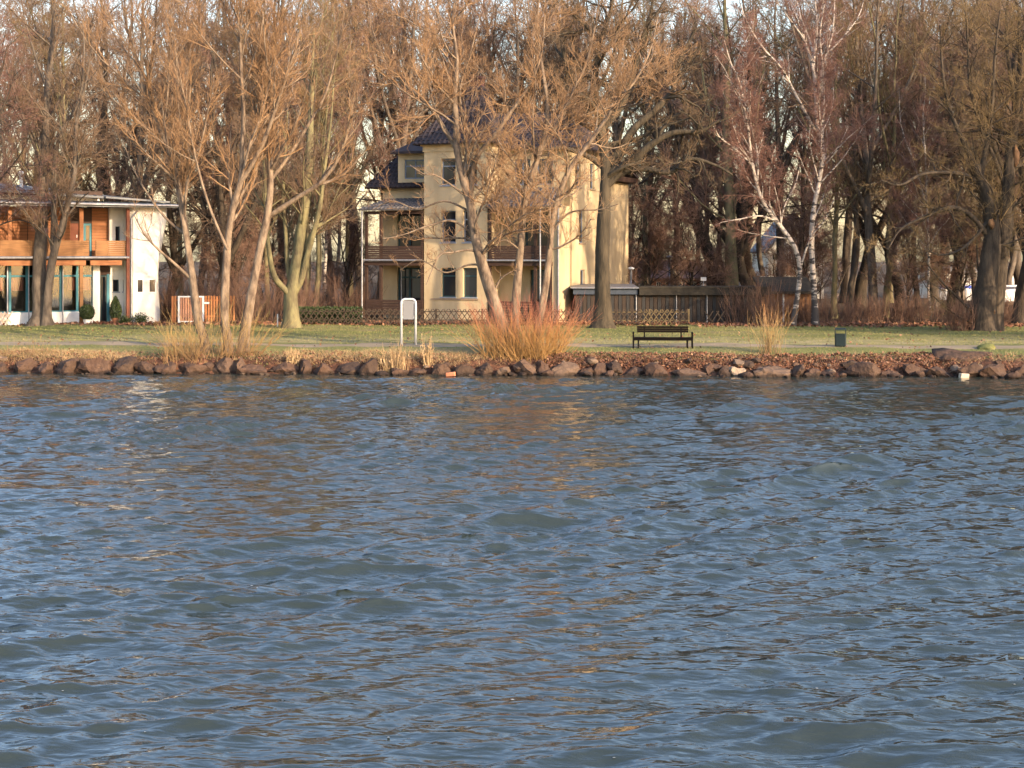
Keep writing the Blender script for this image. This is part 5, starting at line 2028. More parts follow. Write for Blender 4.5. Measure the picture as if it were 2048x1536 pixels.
for k, (px, hh_, w_, lab) in enumerate(((249, 0.42, 0.30, 'low loose shrub at the pavilion corner post'), (282, 0.5, 0.4, 'low bare shrub under the two small tower windows'))):
    pp = local((PXo, PYo), PH, U(px, -0.5), -0.5)
    n = 700
    d_ = rng.normal(size=(n, 3)) * np.array([w_ * 0.5, w_ * 0.4, hh_ * 0.28])
    org = np.array([pp[0], pp[1], 0.8])
    r = tag(empty('low_shrub', org), lab, 'shrub')
    d_[:, 2] = np.abs(d_[:, 2] + hh_ * 0.4)
    link('foliage', leafy(n, d_ + org, 0.05, org), M['leaf_green'], r, kind='stuff')
    s = MB()
    for j in range(7):
        s.tube([(0, 0, -0.05), (random.uniform(-w_, w_) * 0.6, random.uniform(-0.2, 0.2), hh_ * random.uniform(0.6, 1.1))], 0.012, 5)
    s.build('stem', M['bark_dark'], r)
n = 9000
org = np.array([XX(660, 77.2), 77.2, 0.8])
L_ = XX(724, 77.2) - XX(596, 77.2)
pts_ = np.stack([rng.uniform(-L_ / 2, L_ / 2, n), rng.uniform(-0.35, 0.35, n), rng.random(n) ** 0.7 * 0.85 * (1 + 0.05 * np.sin(rng.uniform(0, 9, n)))], 1)
r = tag(empty('clipped_hedge', org), 'low dark evergreen hedge behind the lattice fence left of the villa', 'hedge')
link('foliage', leafy(n, pts_ + org, 0.06, org), M['leaf_green'], r, kind='stuff')
s = MB()
for j in range(12):
    x = -L_ / 2 + L_ * (j + 0.5) / 12
    s.tube([(x, 0, -0.1), (x + 0.05, 0.02, 0.6)], 0.02, 5)
s.build('stems', M['bark_dark'], r)
# ------------------------------------------------------------------ the traced trees
def spec_willow(up=0.55, n1=13, n2=9, n3=7, n4=5):
    return [dict(per=n1, t0=0.34, t1=0.99, ang=34, asd=12, lr=0.34, rr=0.6, k=7, wander=0.09, trop=up * 1.5, shape=0.2, tip=0.35, rmax=0.07, sides=5, slot=0),
            dict(per=n2, t0=0.12, t1=1.0, ang=36, asd=12, lr=0.42, rr=0.55, k=5, wander=0.12, trop=up * 0.9, shape=0.4, tip=0.4, rmin=0.006, rmax=0.03, sides=4, slot=1),
            dict(per=n3, t0=0.10, t1=1.0, ang=34, asd=12, lr=0.48, rr=0.6, k=4, wander=0.12, trop=up * 0.8, shape=0.4, tip=0.5, rmin=0.0045, rmax=0.012, sides=3, slot=1),
            dict(per=n4, t0=0.10, t1=1.0, ang=32, asd=12, lr=0.55, rr=0.7, k=2, wander=0.12, trop=up * 0.6, shape=0.3, tip=0.6, lmin=0.2, rmin=0.0038, rmax=0.005, sides=3, slot=1)]


# left clump of three pale stems on the bank
featured_tree('willow_tree', 'three tall pale leaning stems with dense orange-brown twigs on the left bank', None,
    [([(412, 690), (396, 640), (385, 560), (372, 470), (357, 370), (344, 315), (312, 235), (282, 150), (255, 60), (238, -30)], 57.4, 58.6, 0.175, 0.025),
     ([(457, 690), (449, 638), (453, 525), (458, 462), (470, 399), (483, 361), (485, 294), (487, 231), (483, 147), (478, 60), (470, -40)], 56.9, 56.2, 0.18, 0.025),
     ([(486, 690), (500, 606), (516, 520), (533, 440), (541, 370), (538, 290), (536, 200), (545, 100), (552, -30)], 57.3, 57.8, 0.20, 0.028)],
    [([(347, 322), (352, 280), (372, 205), (392, 130), (405, 40), (410, -30)], 58.2, 59.4, 0.09, 0.02),
     ([(483, 361), (504, 328), (533, 269), (560, 190), (590, 100), (610, 10)], 56.6, 55.6, 0.10, 0.02),
     ([(534, 435), (560, 418), (600, 392), (642, 364), (680, 310), (700, 240), (712, 160)], 57.6, 56.4, 0.11, 0.02),
     ([(384, 560), (350, 528), (318, 500), (290, 470), (268, 430)], 57.6, 56.2, 0.07, 0.015),
     ([(372, 470), (335, 440), (300, 395), (268, 340), (245, 280)], 57.9, 58.8, 0.06, 0.015),
     ([(344, 315), (370, 300), (408, 312), (440, 270), (455, 190)], 58.1, 57.2, 0.06, 0.015),
     ([(541, 360), (572, 320), (610, 260), (650, 190), (672, 110), (690, 20)], 57.6, 58.9, 0.08, 0.018),
     ([(455, 500), (425, 430), (405, 370), (388, 300), (372, 210), (352, 110), (340, 10)], 56.7, 55.8, 0.06, 0.015),
     ([(538, 290), (510, 220), (512, 130), (505, 30), (500, -30)], 57.6, 57.0, 0.07, 0.018),
     ([(312, 235), (330, 170), (340, 90), (336, 0)], 58.5, 58.2, 0.05, 0.015)],
    spec_willow(0.6, 13, 8, 5.5, 3.9), M['bark_pale'], M['twig_orange'], flare=0.35)

# middle clump: three strong stems, twisted short twigs
sp_m = [dict(per=11, t0=0.25, t1=0.98, ang=50, asd=15, lr=0.27, rr=0.5, k=7, wander=0.18, trop=0.8, shape=0.15, tip=0.35, rmax=0.05, sides=5, slot=0),
        dict(per=7, t0=0.15, t1=1.0, ang=45, asd=15, lr=0.45, rr=0.55, k=5, wander=0.22, trop=0.5, shape=0.4, tip=0.45, rmin=0.006, rmax=0.022, sides=4, slot=1),
        dict(per=6, t0=0.10, t1=1.0, ang=40, asd=14, lr=0.5, rr=0.6, k=4, wander=0.18, trop=0.7, shape=0.4, tip=0.5, rmin=0.005, rmax=0.011, sides=3, slot=1),
        dict(per=3.2, t0=0.15, t1=1.0, ang=34, asd=12, lr=0.55, rr=0.7, k=2, wander=0.14, trop=0.5, shape=0.3, tip=0.6, lmin=0.16, rmin=0.0045, rmax=0.006, sides=3, slot=1)]
featured_tree('willow_tree', 'three strong pale stems rising out of the red osier bush in front of the villa', None,
    [([(1012, 690), (1009, 664), (989, 605), (971, 551), (955, 496), (945, 448), (940, 405), (927, 361), (914, 302), (913, 240), (909, 193), (914, 120), (905, 40), (915, -30)], 56.4, 57.2, 0.26, 0.03),
     ([(1030, 690), (1028, 660), (1035, 558), (1042, 485), (1046, 430), (1051, 397), (1066, 346), (1080, 302), (1091, 259), (1095, 211), (1088, 160), (1075, 60), (1080, -20)], 56.8, 57.8, 0.19, 0.022),
     ([(1068, 690), (1071, 672), (1084, 613), (1095, 540), (1102, 467), (1110, 419), (1124, 372), (1146, 328), (1172, 295), (1208, 244), (1237, 200), (1274, 156), (1302, 95), (1318, 20)], 56.6, 56.0, 0.16, 0.02)],
    [([(941, 400), (945, 346), (953, 317), (967, 295), (993, 266), (1018, 229), (1058, 171), (1082, 110), (1090, 30)], 56.8, 55.8, 0.11, 0.02),
     ([(914, 305), (908, 291), (883, 248), (850, 204), (799, 160), (770, 124), (745, 60), (735, 0)], 57.0, 58.2, 0.09, 0.018),
     ([(1080, 302), (1095, 280), (1128, 226), (1150, 175), (1175, 120), (1192, 40), (1200, -20)], 57.4, 56.8, 0.09, 0.018),
     ([(1051, 397), (1040, 375), (1015, 350), (1002, 325), (985, 312), (960, 300)], 57.1, 56.2, 0.06, 0.014),
     ([(1102, 467), (1120, 442), (1146, 423), (1200, 419), (1237, 408)], 56.5, 55.6, 0.05, 0.012),
     ([(927, 361), (950, 320), (955, 290), (930, 250), (920, 180), (940, 110), (960, 30)], 57.0, 57.6, 0.07, 0.015),
     ([(942, 400), (905, 372), (870, 350), (848, 348), (820, 330)], 56.8, 56.0, 0.055, 0.012),
     ([(960, 505), (935, 500), (905, 505), (880, 510), (862, 545), (852, 570)], 56.6, 55.6, 0.05, 0.012),
     ([(909, 195), (885, 120), (862, 60), (850, -10)], 57.1, 57.6, 0.06, 0.015),
     ([(948, 470), (905, 442), (855, 452), (805, 470), (765, 478)], 56.7, 55.6, 0.05, 0.012),
     ([(944, 425), (890, 402), (835, 418), (785, 402), (745, 420)], 56.9, 57.8, 0.05, 0.012),
     ([(965, 530), (935, 530), (890, 545), (840, 520), (800, 540)], 56.6, 57.2, 0.045, 0.012),
     ([(1040, 500), (1010, 480), (985, 490), (965, 470)], 56.9, 56.2, 0.04, 0.012),
     ([(985, 590), (1000, 560), (1020, 545), (1040, 540)], 56.5, 56.0, 0.045, 0.012),
     ([(1110, 419), (1128, 395), (1150, 385), (1180, 350), (1205, 330)], 56.5, 57.4, 0.045, 0.012)],
    sp_m, M['bark_pale'], M['twig_orange'], flare=0.3)

# tall bare tree with two stems in front of the pavilion
sp_l = [dict(per=12, t0=0.25, t1=0.98, ang=42, asd=12, lr=0.30, rr=0.5, k=7, wander=0.10, trop=0.45, shape=0.4, tip=0.35, rmax=0.06, sides=5, slot=0),
        dict(per=8, t0=0.15, t1=1.0, ang=40, asd=13, lr=0.45, rr=0.5, k=5, wander=0.12, trop=0.4, shape=0.4, tip=0.4, rmin=0.008, rmax=0.025, sides=3, slot=1),
        dict(per=6, t0=0.10, t1=1.0, ang=38, asd=13, lr=0.5, rr=0.6, k=4, wander=0.14, trop=0.3, shape=0.4, tip=0.5, rmin=0.006, rmax=0.012, sides=3, slot=1),
        dict(per=3, t0=0.15, t1=1.0, ang=36, asd=13, lr=0.55, rr=0.7, k=2, wander=0.14, trop=0.2, shape=0.3, tip=0.6, lmin=0.25, rmin=0.006, rmax=0.008, sides=3, slot=1)]
featured_tree('alder_tree', 'tall bare grey tree with two stems joined at the foot in front of the pavilion', None,
    [([(74, 655), (80, 630), (79, 546), (83, 462), (87, 378), (90, 294), (92, 210), (99, 139), (105, 63), (111, -20)], 75.6, 76.4, 0.40, 0.05),
     ([(94, 655), (93, 630), (99, 558), (109, 504), (126, 445), (140, 388), (150, 330), (153, 244), (172, 165), (185, 80)], 75.3, 74.6, 0.24, 0.03)],
    [([(105, 500), (107, 440), (107, 378), (113, 294), (132, 250), (158, 200), (168, 120), (165, 40)], 75.2, 75.6, 0.15, 0.03),
     ([(88, 340), (60, 270), (38, 210), (15, 140), (-10, 60)], 75.9, 75.0, 0.10, 0.025),
     ([(92, 250), (125, 190), (150, 130), (180, 60), (195, 0)], 76.0, 77.0, 0.10, 0.025),
     ([(130, 438), (160, 400), (178, 385)], 75.0, 74.2, 0.06, 0.02),
     ([(95, 180), (70, 110), (50, 40), (40, -20)], 76.1, 76.8, 0.08, 0.02)],
    sp_l, M['bark_grey'], M['twig_brown'], flare=0.55)

# reddish tree whose branches hang in from the left edge
featured_tree('red_twigged_tree', 'purple-red twigged tree reaching in from the left edge over the pavilion', None,
    [([(-120, 655), (-110, 560), (-100, 460), (-95, 360), (-85, 260), (-70, 160), (-60, 60)], 71.5, 72.0, 0.26, 0.04)],
    [([(-105, 500), (-50, 420), (0, 360), (40, 310), (60, 270)], 71.6, 70.6, 0.10, 0.02),
     ([(-98, 420), (-50, 330), (-10, 250), (20, 180), (35, 120)], 71.7, 72.6, 0.10, 0.02),
     ([(-107, 540), (-60, 490), (-10, 455), (35, 440), (70, 450)], 71.5, 70.4, 0.07, 0.015),
     ([(-90, 310), (-40, 220), (0, 150), (15, 90)], 71.9, 71.2, 0.08, 0.02)],
    [dict(per=10, t0=0.2, t1=1.0, ang=45, asd=14, lr=0.34, rr=0.5, k=6, wander=0.14, trop=0.2, shape=0.4, tip=0.35, rmax=0.04, sides=4, slot=0),
     dict(per=8, t0=0.12, t1=1.0, ang=42, asd=14, lr=0.42, rr=0.5, k=4, wander=0.16, trop=0.1, shape=0.4, tip=0.4, rmin=0.008, rmax=0.02, sides=3, slot=1),
     dict(per=7, t0=0.10, t1=1.0, ang=40, asd=14, lr=0.5, rr=0.6, k=3, wander=0.16, trop=0.0, shape=0.3, tip=0.5, rmin=0.006, rmax=0.01, sides=3, slot=1),
     dict(per=3, t0=0.1, t1=1.0, ang=40, asd=14, lr=0.6, rr=0.6, k=2, wander=0.16, trop=0.0, shape=0.3, tip=0.6, lmin=0.2, rmin=0.006, rmax=0.008, sides=3, slot=1)],
    M['bark_dark'], M['twig_red'])

# pollard lime left of the fence
featured_tree('pollard_tree', 'greenish pollard trunk with candelabra limbs at the left end of the lattice fence', None,
    [([(583, 657), (583, 620), (582, 585), (590, 560), (596, 520), (602, 460), (612, 400), (618, 330), (622, 240), (624, 150), (628, 60)], 73.4, 73.8, 0.40, 0.05)],
    [([(580, 590), (566, 575), (553, 560), (545, 540), (538, 500), (532, 440), (530, 360), (524, 280)], 73.3, 72.4, 0.16, 0.03),
     ([(584, 590), (580, 560), (574, 520), (572, 470), (566, 400), (570, 320), (575, 220)], 73.6, 74.4, 0.14, 0.03),
     ([(588, 588), (602, 560), (612, 520), (626, 470), (640, 410), (650, 330), (662, 240), (668, 150)], 73.4, 72.8, 0.17, 0.03),
     ([(600, 520), (620, 470), (640, 440), (670, 400), (700, 370)], 73.4, 74.6, 0.07, 0.02)],
    sp_l, M['bark_green'], M['twig_brown'], flare=0.45)

# oak in front of the right corner of the villa
sp_o = [dict(per=12, t0=0.42, t1=0.98, ang=58, asd=16, lr=0.34, rr=0.6, k=8, wander=0.27, trop=0.15, shape=0.35, tip=0.35, rmax=0.12, sides=5, slot=0),
        dict(per=8, t0=0.15, t1=1.0, ang=50, asd=16, lr=0.42, rr=0.5, k=6, wander=0.26, trop=0.2, shape=0.4, tip=0.4, rmin=0.01, rmax=0.035, sides=4, slot=1),
        dict(per=6, t0=0.10, t1=1.0, ang=46, asd=15, lr=0.45, rr=0.55, k=3, wander=0.24, trop=0.2, shape=0.4, tip=0.5, rmin=0.007, rmax=0.014, sides=3, slot=1),
        dict(per=3.4, t0=0.15, t1=1.0, ang=42, asd=14, lr=0.5, rr=0.6, k=2, wander=0.2, trop=0.2, shape=0.3, tip=0.6, lmin=0.2, rmin=0.006, rmax=0.008, sides=3, slot=1)]
featured_tree('oak_tree', 'stout dark oak with gnarled spreading limbs by the right corner of the villa', None,
    [([(1206, 660), (1206, 600), (1205, 520), (1207, 440), (1210, 385), (1211, 340), (1206, 290), (1198, 230), (1190, 170), (1200, 90), (1222, 20), (1230, -30)], 72.6, 73.0, 0.43, 0.06)],
    [([(1211, 355), (1236, 340), (1262, 325), (1298, 292), (1345, 266), (1400, 262), (1440, 240)], 72.8, 71.6, 0.27, 0.06),
     ([(1212, 330), (1240, 300), (1270, 255), (1305, 225), (1345, 180), (1360, 120), (1390, 60)], 72.9, 74.0, 0.25, 0.05),
     ([(1207, 335), (1175, 312), (1125, 296), (1080, 300), (1050, 285)], 72.8, 72.0, 0.16, 0.035),
     ([(1210, 375), (1245, 345), (1290, 338), (1340, 345), (1380, 318), (1430, 330), (1465, 350)], 72.7, 71.8, 0.19, 0.05),
     ([(1202, 260), (1240, 215), (1262, 160), (1280, 95), (1300, 30), (1310, -20)], 72.9, 73.4, 0.20, 0.05),
     ([(1198, 230), (1160, 180), (1130, 120), (1120, 50), (1100, -20)], 72.9, 74.2, 0.19, 0.04),
     ([(1208, 300), (1235, 285), (1280, 275), (1320, 250), (1380, 215)], 72.9, 73.8, 0.15, 0.04)],
    sp_o, M['bark_oak'], M['twig_dark'], flare=0.75)

# two birches
sp_b = [dict(per=13, t0=0.3, t1=0.98, ang=36, asd=11, lr=0.23, rr=0.45, k=8, wander=0.09, trop=0.35, shape=0.4, tip=0.3, rmax=0.045, sides=5, slot=0),
        dict(per=9, t0=0.2, t1=1.0, ang=40, asd=13, lr=0.42, rr=0.5, k=6, wander=0.12, trop=-0.15, shape=0.4, tip=0.4, rmin=0.007, rmax=0.016, sides=3, slot=1),
        dict(per=6.5, t0=0.10, t1=1.0, ang=38, asd=13, lr=0.55, rr=0.6, k=4, wander=0.12, trop=-0.45, shape=0.35, tip=0.5, rmin=0.0055, rmax=0.009, sides=3, slot=1),
        dict(per=2.0, t0=0.1, t1=0.9, ang=32, asd=12, lr=0.6, rr=0.7, k=2, wander=0.1, trop=-0.4, shape=0.3, tip=0.6, lmin=0.25, rmin=0.005, rmax=0.007, sides=3, slot=1)]
featured_tree('birch_tree', 'upright white birch with black-flecked trunk, right of its leaning neighbour', 'birches right of the shed',
    [([(1631, 658), (1630, 620), (1628, 575), (1623, 487), (1627, 420), (1636, 376), (1645, 319), (1645, 283), (1634, 248), (1631, 177), (1627, 133), (1634, 60), (1628, -20)], 75.2, 75.8, 0.17, 0.03)],
    [([(1634, 262), (1625, 252), (1590, 186), (1563, 137), (1527, 97), (1496, 49), (1480, 5)], 75.6, 74.4, 0.085, 0.02),
     ([(1644, 290), (1646, 210), (1642, 150), (1652, 110), (1665, 66), (1670, -10)], 75.5, 76.3, 0.08, 0.025),
     ([(1631, 160), (1612, 88), (1590, 53), (1558, 9), (1545, -20)], 75.7, 74.8, 0.075, 0.02),
     ([(1628, 135), (1622, 90), (1600, 30), (1590, -20)], 75.7, 76.6, 0.06, 0.02),
     ([(1645, 130), (1640, 70), (1650, 0)], 75.8, 75.0, 0.06, 0.02),
     ([(1650, 112), (1690, 70), (1718, 30), (1730, -10)], 75.9, 76.8, 0.05, 0.015)],
    sp_b, M['bark_birch'], M['twig_red'], flare=0.35)
featured_tree('birch_tree', 'white birch leaning far to the left from a dark forked foot', 'birches right of the shed',
    [([(1585, 658), (1590, 625), (1597, 580), (1600, 535), (1590, 496), (1567, 460), (1545, 434), (1523, 398), (1510, 354), (1503, 319), (1497, 265), (1488, 212), (1479, 164), (1461, 124), (1448, 80)], 74.8, 74.0, 0.145, 0.025)],
    [([(1510, 354), (1500, 327), (1466, 295), (1440, 275), (1425, 250)], 74.5, 73.4, 0.07, 0.02),
     ([(1514, 370), (1516, 330), (1512, 290), (1502, 250), (1495, 200)], 74.4, 75.0, 0.06, 0.02),
     ([(1552, 442), (1520, 432), (1480, 438), (1440, 445)], 74.5, 73.6, 0.05, 0.015),
     ([(1600, 540), (1612, 500), (1625, 470), (1650, 440), (1668, 400)], 74.7, 73.9, 0.06, 0.02),
     ([(1490, 220), (1468, 180), (1450, 140), (1430, 110)], 74.1, 73.6, 0.04, 0.012),
     ([(1560, 455), (1570, 410), (1590, 370), (1600, 330)], 74.5, 75.2, 0.05, 0.015)],
    sp_b, M['bark_birch'], M['twig_red'], flare=0.35)

# thick old pollard willow at the right
sp_w = [dict(per=13, t0=0.25, t1=1.0, ang=50, asd=18, lr=0.36, rr=0.45, k=8, wander=0.16, trop=0.25, shape=0.35, tip=0.35, rmax=0.06, sides=5, slot=0),
        dict(per=8, t0=0.12, t1=1.0, ang=42, asd=15, lr=0.45, rr=0.5, k=5, wander=0.16, trop=0.25, shape=0.4, tip=0.4, rmin=0.009, rmax=0.025, sides=3, slot=1),
        dict(per=5.5, t0=0.10, t1=1.0, ang=40, asd=14, lr=0.5, rr=0.6, k=3, wander=0.16, trop=0.2, shape=0.4, tip=0.5, rmin=0.007, rmax=0.012, sides=3, slot=1),
        dict(per=2.6, t0=0.15, t1=1.0, ang=36, asd=13, lr=0.55, rr=0.6, k=2, wander=0.14, trop=0.2, shape=0.3, tip=0.6, lmin=0.25, rmin=0.006, rmax=0.008, sides=3, slot=1)]
wt = featured_tree('pollard_willow', 'massive dark pollard willow with torn wood and bushy foot at the right', None,
    [([(1965, 662), (1968, 620), (1974, 560), (1982, 500), (1984, 450), (1976, 400), (1962, 365), (1952, 330)], 70.20, 70.40, 0.62, 0.22),
     ([(1985, 662), (1990, 600), (1998, 540), (2008, 470), (2014, 400), (2020, 320), (2030, 240), (2038, 150), (2050, 60)], 70.80, 71.60, 0.48, 0.08)],
    [([(1975, 470), (1940, 430), (1905, 415), (1870, 425), (1835, 440), (1800, 460), (1775, 500)], 70.20, 68.80, 0.15, 0.03),
     ([(1966, 375), (1930, 350), (1880, 345), (1840, 350), (1800, 370), (1760, 360)], 70.40, 69.40, 0.13, 0.03),
     ([(1955, 340), (1930, 290), (1900, 220), (1885, 140), (1880, 50)], 70.50, 71.20, 0.14, 0.03),
     ([(1962, 350), (1975, 280), (1985, 200), (1990, 110), (2000, 20)], 70.50, 69.60, 0.14, 0.03),
     ([(2016, 390), (1990, 320), (1960, 250), (1940, 170), (1935, 80), (1930, 0)], 71.20, 70.40, 0.12, 0.03),
     ([(1960, 640), (1920, 600), (1880, 560), (1850, 520), (1835, 480)], 70.10, 68.80, 0.07, 0.02),
     ([(1952, 650), (1905, 625), (1865, 590), (1840, 555)], 70.00, 68.60, 0.05, 0.015),
     ([(1978, 440), (1945, 480), (1920, 500), (1885, 510), (1850, 500)], 70.20, 69.00, 0.10, 0.03),
     ([(2018, 350), (2060, 300), (2100, 240), (2130, 160)], 71.40, 70.60, 0.14, 0.03),
     ([(2010, 450), (2040, 400), (2080, 370)], 71.10, 70.00, 0.10, 0.03)],
    sp_w, M['bark_dark'], M['twig_olive'], flare=0.3, trunk_sides=18)
for (px, py, w, h_) in ((2030, 318, 13, 34), (1979, 445, 10, 16), (1979, 622, 11, 15)):
    p = W(px, py, 70.25 if py > 400 else 71.15)
    s_, f_ = ico(2)
    s_ = stone_shape(s_, int(py), 6, 0.1) * np.array([w * 0.0155, 0.09, h_ * 0.0165])
    s_ += np.array([p[0], p[1] - (0.40 if py > 400 else 0.14), p[2]]) - np.array(wt.location)
    link('torn_wood', mesh_np('torn_wood', s_, f_), M['wood_pale'], wt)

# leaning dark trunk and the upright greenish trunk behind the shed
featured_tree('leaning_oak', 'thick dark trunk leaning to the left behind the shed', None,
    [([(1452, 655), (1440, 575), (1412, 492), (1388, 430), (1356, 360), (1330, 305), (1300, 240), (1290, 160), (1270, 80)], 91.5, 92.5, 0.48, 0.08)],
    [([(1395, 450), (1370, 440), (1330, 430), (1300, 400), (1270, 390)], 92.0, 91.0, 0.14, 0.03),
     ([(1360, 365), (1385, 310), (1400, 240), (1420, 160), (1425, 70)], 92.2, 93.0, 0.19, 0.04),
     ([(1330, 305), (1350, 240), (1345, 160), (1360, 70)], 92.4, 91.6, 0.16, 0.03)],
    sp_o, M['bark_dark'], M['twig_brown'])
featured_tree('tall_tree', 'tall straight greenish trunk just right of the leaning trunk behind the shed', None,
    [([(1464, 655), (1464, 575), (1462, 500), (1461, 420), (1456, 330), (1452, 240), (1455, 140), (1450, 40), (1450, -40)], 89.5, 90.1, 0.41, 0.07)],
    [([(1461, 400), (1490, 330), (1510, 260), (1520, 180), (1540, 90)], 89.8, 89.0, 0.14, 0.03),
     ([(1456, 330), (1430, 260), (1410, 180), (1400, 90)], 89.9, 90.7, 0.14, 0.03)],
    sp_l, M['bark_green'], M['twig_pink'])

# ------------------------------------------------------------------ bushes and shoots
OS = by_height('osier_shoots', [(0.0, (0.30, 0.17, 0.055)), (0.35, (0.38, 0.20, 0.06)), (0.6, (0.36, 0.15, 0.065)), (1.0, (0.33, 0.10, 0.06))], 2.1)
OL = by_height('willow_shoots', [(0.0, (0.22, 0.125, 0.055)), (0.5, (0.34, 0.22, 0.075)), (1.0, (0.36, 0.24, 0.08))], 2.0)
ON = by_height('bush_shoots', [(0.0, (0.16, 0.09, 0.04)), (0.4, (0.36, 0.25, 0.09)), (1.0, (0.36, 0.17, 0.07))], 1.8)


def spots(px0, px1, Y, n=7, dy=0.3):
    return [(XX(p, Y) + random.uniform(-.05, .05), Y + random.uniform(-dy, dy)) for p in np.linspace(px0, px1, n)]


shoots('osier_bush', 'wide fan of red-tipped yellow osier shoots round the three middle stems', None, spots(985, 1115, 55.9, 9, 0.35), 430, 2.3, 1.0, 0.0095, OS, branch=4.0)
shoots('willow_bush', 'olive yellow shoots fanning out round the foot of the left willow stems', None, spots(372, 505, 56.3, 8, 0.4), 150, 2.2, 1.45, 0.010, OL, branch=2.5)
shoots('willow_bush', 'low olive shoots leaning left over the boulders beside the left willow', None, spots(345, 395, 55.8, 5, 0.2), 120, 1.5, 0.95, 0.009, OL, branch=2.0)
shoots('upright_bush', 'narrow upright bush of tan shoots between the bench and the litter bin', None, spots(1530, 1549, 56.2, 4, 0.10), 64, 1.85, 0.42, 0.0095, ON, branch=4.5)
shoots('sprouting_bush', 'small sparse shoots by the path at the left edge', None, spots(15, 90, 56.5, 5, 0.3), 60, 0.8, 0.6, 0.006, OL, branch=2.0)


def thicket(label, pxs, Y, n, hgt, fan, mt, br=7):
    shoots('thicket', label, 'brown thickets along the wood edge', spots(pxs[0], pxs[1], Y, 12, 0.9), n, hgt, fan, 0.012, mt, branch=br, kk=6)


TM = mat('thicket_twig', (0.2, 0.10, 0.07), 0.85, tint=[(0.22, 0.14, 0.095), (0.15, 0.088, 0.06), (0.09, 0.055, 0.04)], scale=2)
thicket('reddish brown thicket in front of the right end of the shed', (1465, 1560), 76.6, 150, 2.4, 0.40, TM)
thicket('dense brown thicket right behind the litter bin', (1600, 1720), 79.0, 300, 1.5, 0.7, TM)
thicket('brown thicket between the pair of straight trunks and the pollard willow', (1740, 1900), 79.5, 380, 1.6, 0.7, TM)
thicket('dark bushy undergrowth round the foot of the massive pollard willow', (1900, 2010), 70.6, 330, 1.7, 0.6, TM, 6)
thicket('brown undergrowth at the right edge behind the pollard willow', (2010, 2180), 80.0, 330, 2.2, 0.5, TM)
thicket('brown undergrowth right behind the slatted gate', (335, 450), 82.0, 330, 2.6, 0.5, TM)
thicket('brown undergrowth between pavilion gate and pollard trunk', (440, 600), 79.0, 380, 2.4, 0.5, TM)
thicket('brown undergrowth behind the hedge left of the villa', (600, 730), 84.0, 330, 2.6, 0.5, TM)

# ------------------------------------------------------------------ the wood: a few grown kinds, copied
def sp_wood(n1, n2, n3, n4, ang=40, lr=0.32, up=0.4, wander=0.12, rt=0.009, t0=0.25, shape=0.5):
    return [dict(per=n1, t0=t0, t1=0.98, ang=ang, asd=13, lr=lr, rr=0.5, k=7, wander=wander, trop=up, shape=shape, tip=0.35, rmax=0.08, sides=4, slot=0),
            dict(per=n2, t0=0.15, t1=1.0, ang=42, asd=14, lr=0.45, rr=0.5, k=5, wander=wander * 1.3, trop=up * 0.7, shape=0.4, tip=0.4, rmin=rt * 1.4, rmax=0.03, sides=3, slot=1),
            dict(per=n3, t0=0.10, t1=1.0, ang=40, asd=14, lr=0.5, rr=0.6, k=3, wander=wander * 1.3, trop=up * 0.5, shape=0.4, tip=0.5, rmin=rt, rmax=rt * 1.6, sides=3, slot=1),
            dict(per=n4, t0=0.15, t1=1.0, ang=38, asd=14, lr=0.55, rr=0.6, k=2, wander=wander, trop=up * 0.4, shape=0.3, tip=0.6, lmin=0.3, rmin=rt * 0.9, rmax=rt, sides=3, slot=1)]


KIND = {
    'ash': (wood_tree('tall_tree', 23, 0.30, sp_wood(15, 7, 5, 3.0), M['bark_grey'], M['twig_brown'], forks=3), 'tall grey-brown', 23),
    'pink': (wood_tree('bare_tree', 20, 0.20, sp_wood(18, 7, 5.5, 3.0, up=0.5, ang=36), M['bark_grey'], M['twig_pink'], forks=2, lean=0.03), 'pinkish twigged', 20),
    'oak': (wood_tree('spreading_tree', 19, 0.36, sp_wood(14, 7, 5.5, 3.0, ang=55, lr=0.36, up=0.2, wander=0.2), M['bark_dark'], M['twig_brown'], forks=4, wob=0.4), 'dark spreading', 19),
    'moss': (wood_tree('slim_tree', 18, 0.17, sp_wood(17, 7, 6, 3.4, up=0.5), M['bark_green'], M['twig_olive'], forks=1, lean=0.02), 'slim mossy', 18),
    'birch': (wood_tree('slim_birch', 18, 0.12, sp_wood(22, 8, 7, 3.0, ang=34, lr=0.24, up=0.1), M['bark_birch'], M['twig_red'], forks=1, lean=0.04), 'thin white-barked', 18),
    'bush': (wood_tree('understorey_tree', 8, 0.10, sp_wood(16, 7, 5, 2.6, ang=45, lr=0.45, up=0.3, t0=0.1), M['bark_dark'], M['twig_pink'], forks=4, wob=0.3), 'low reddish understorey', 8),
}
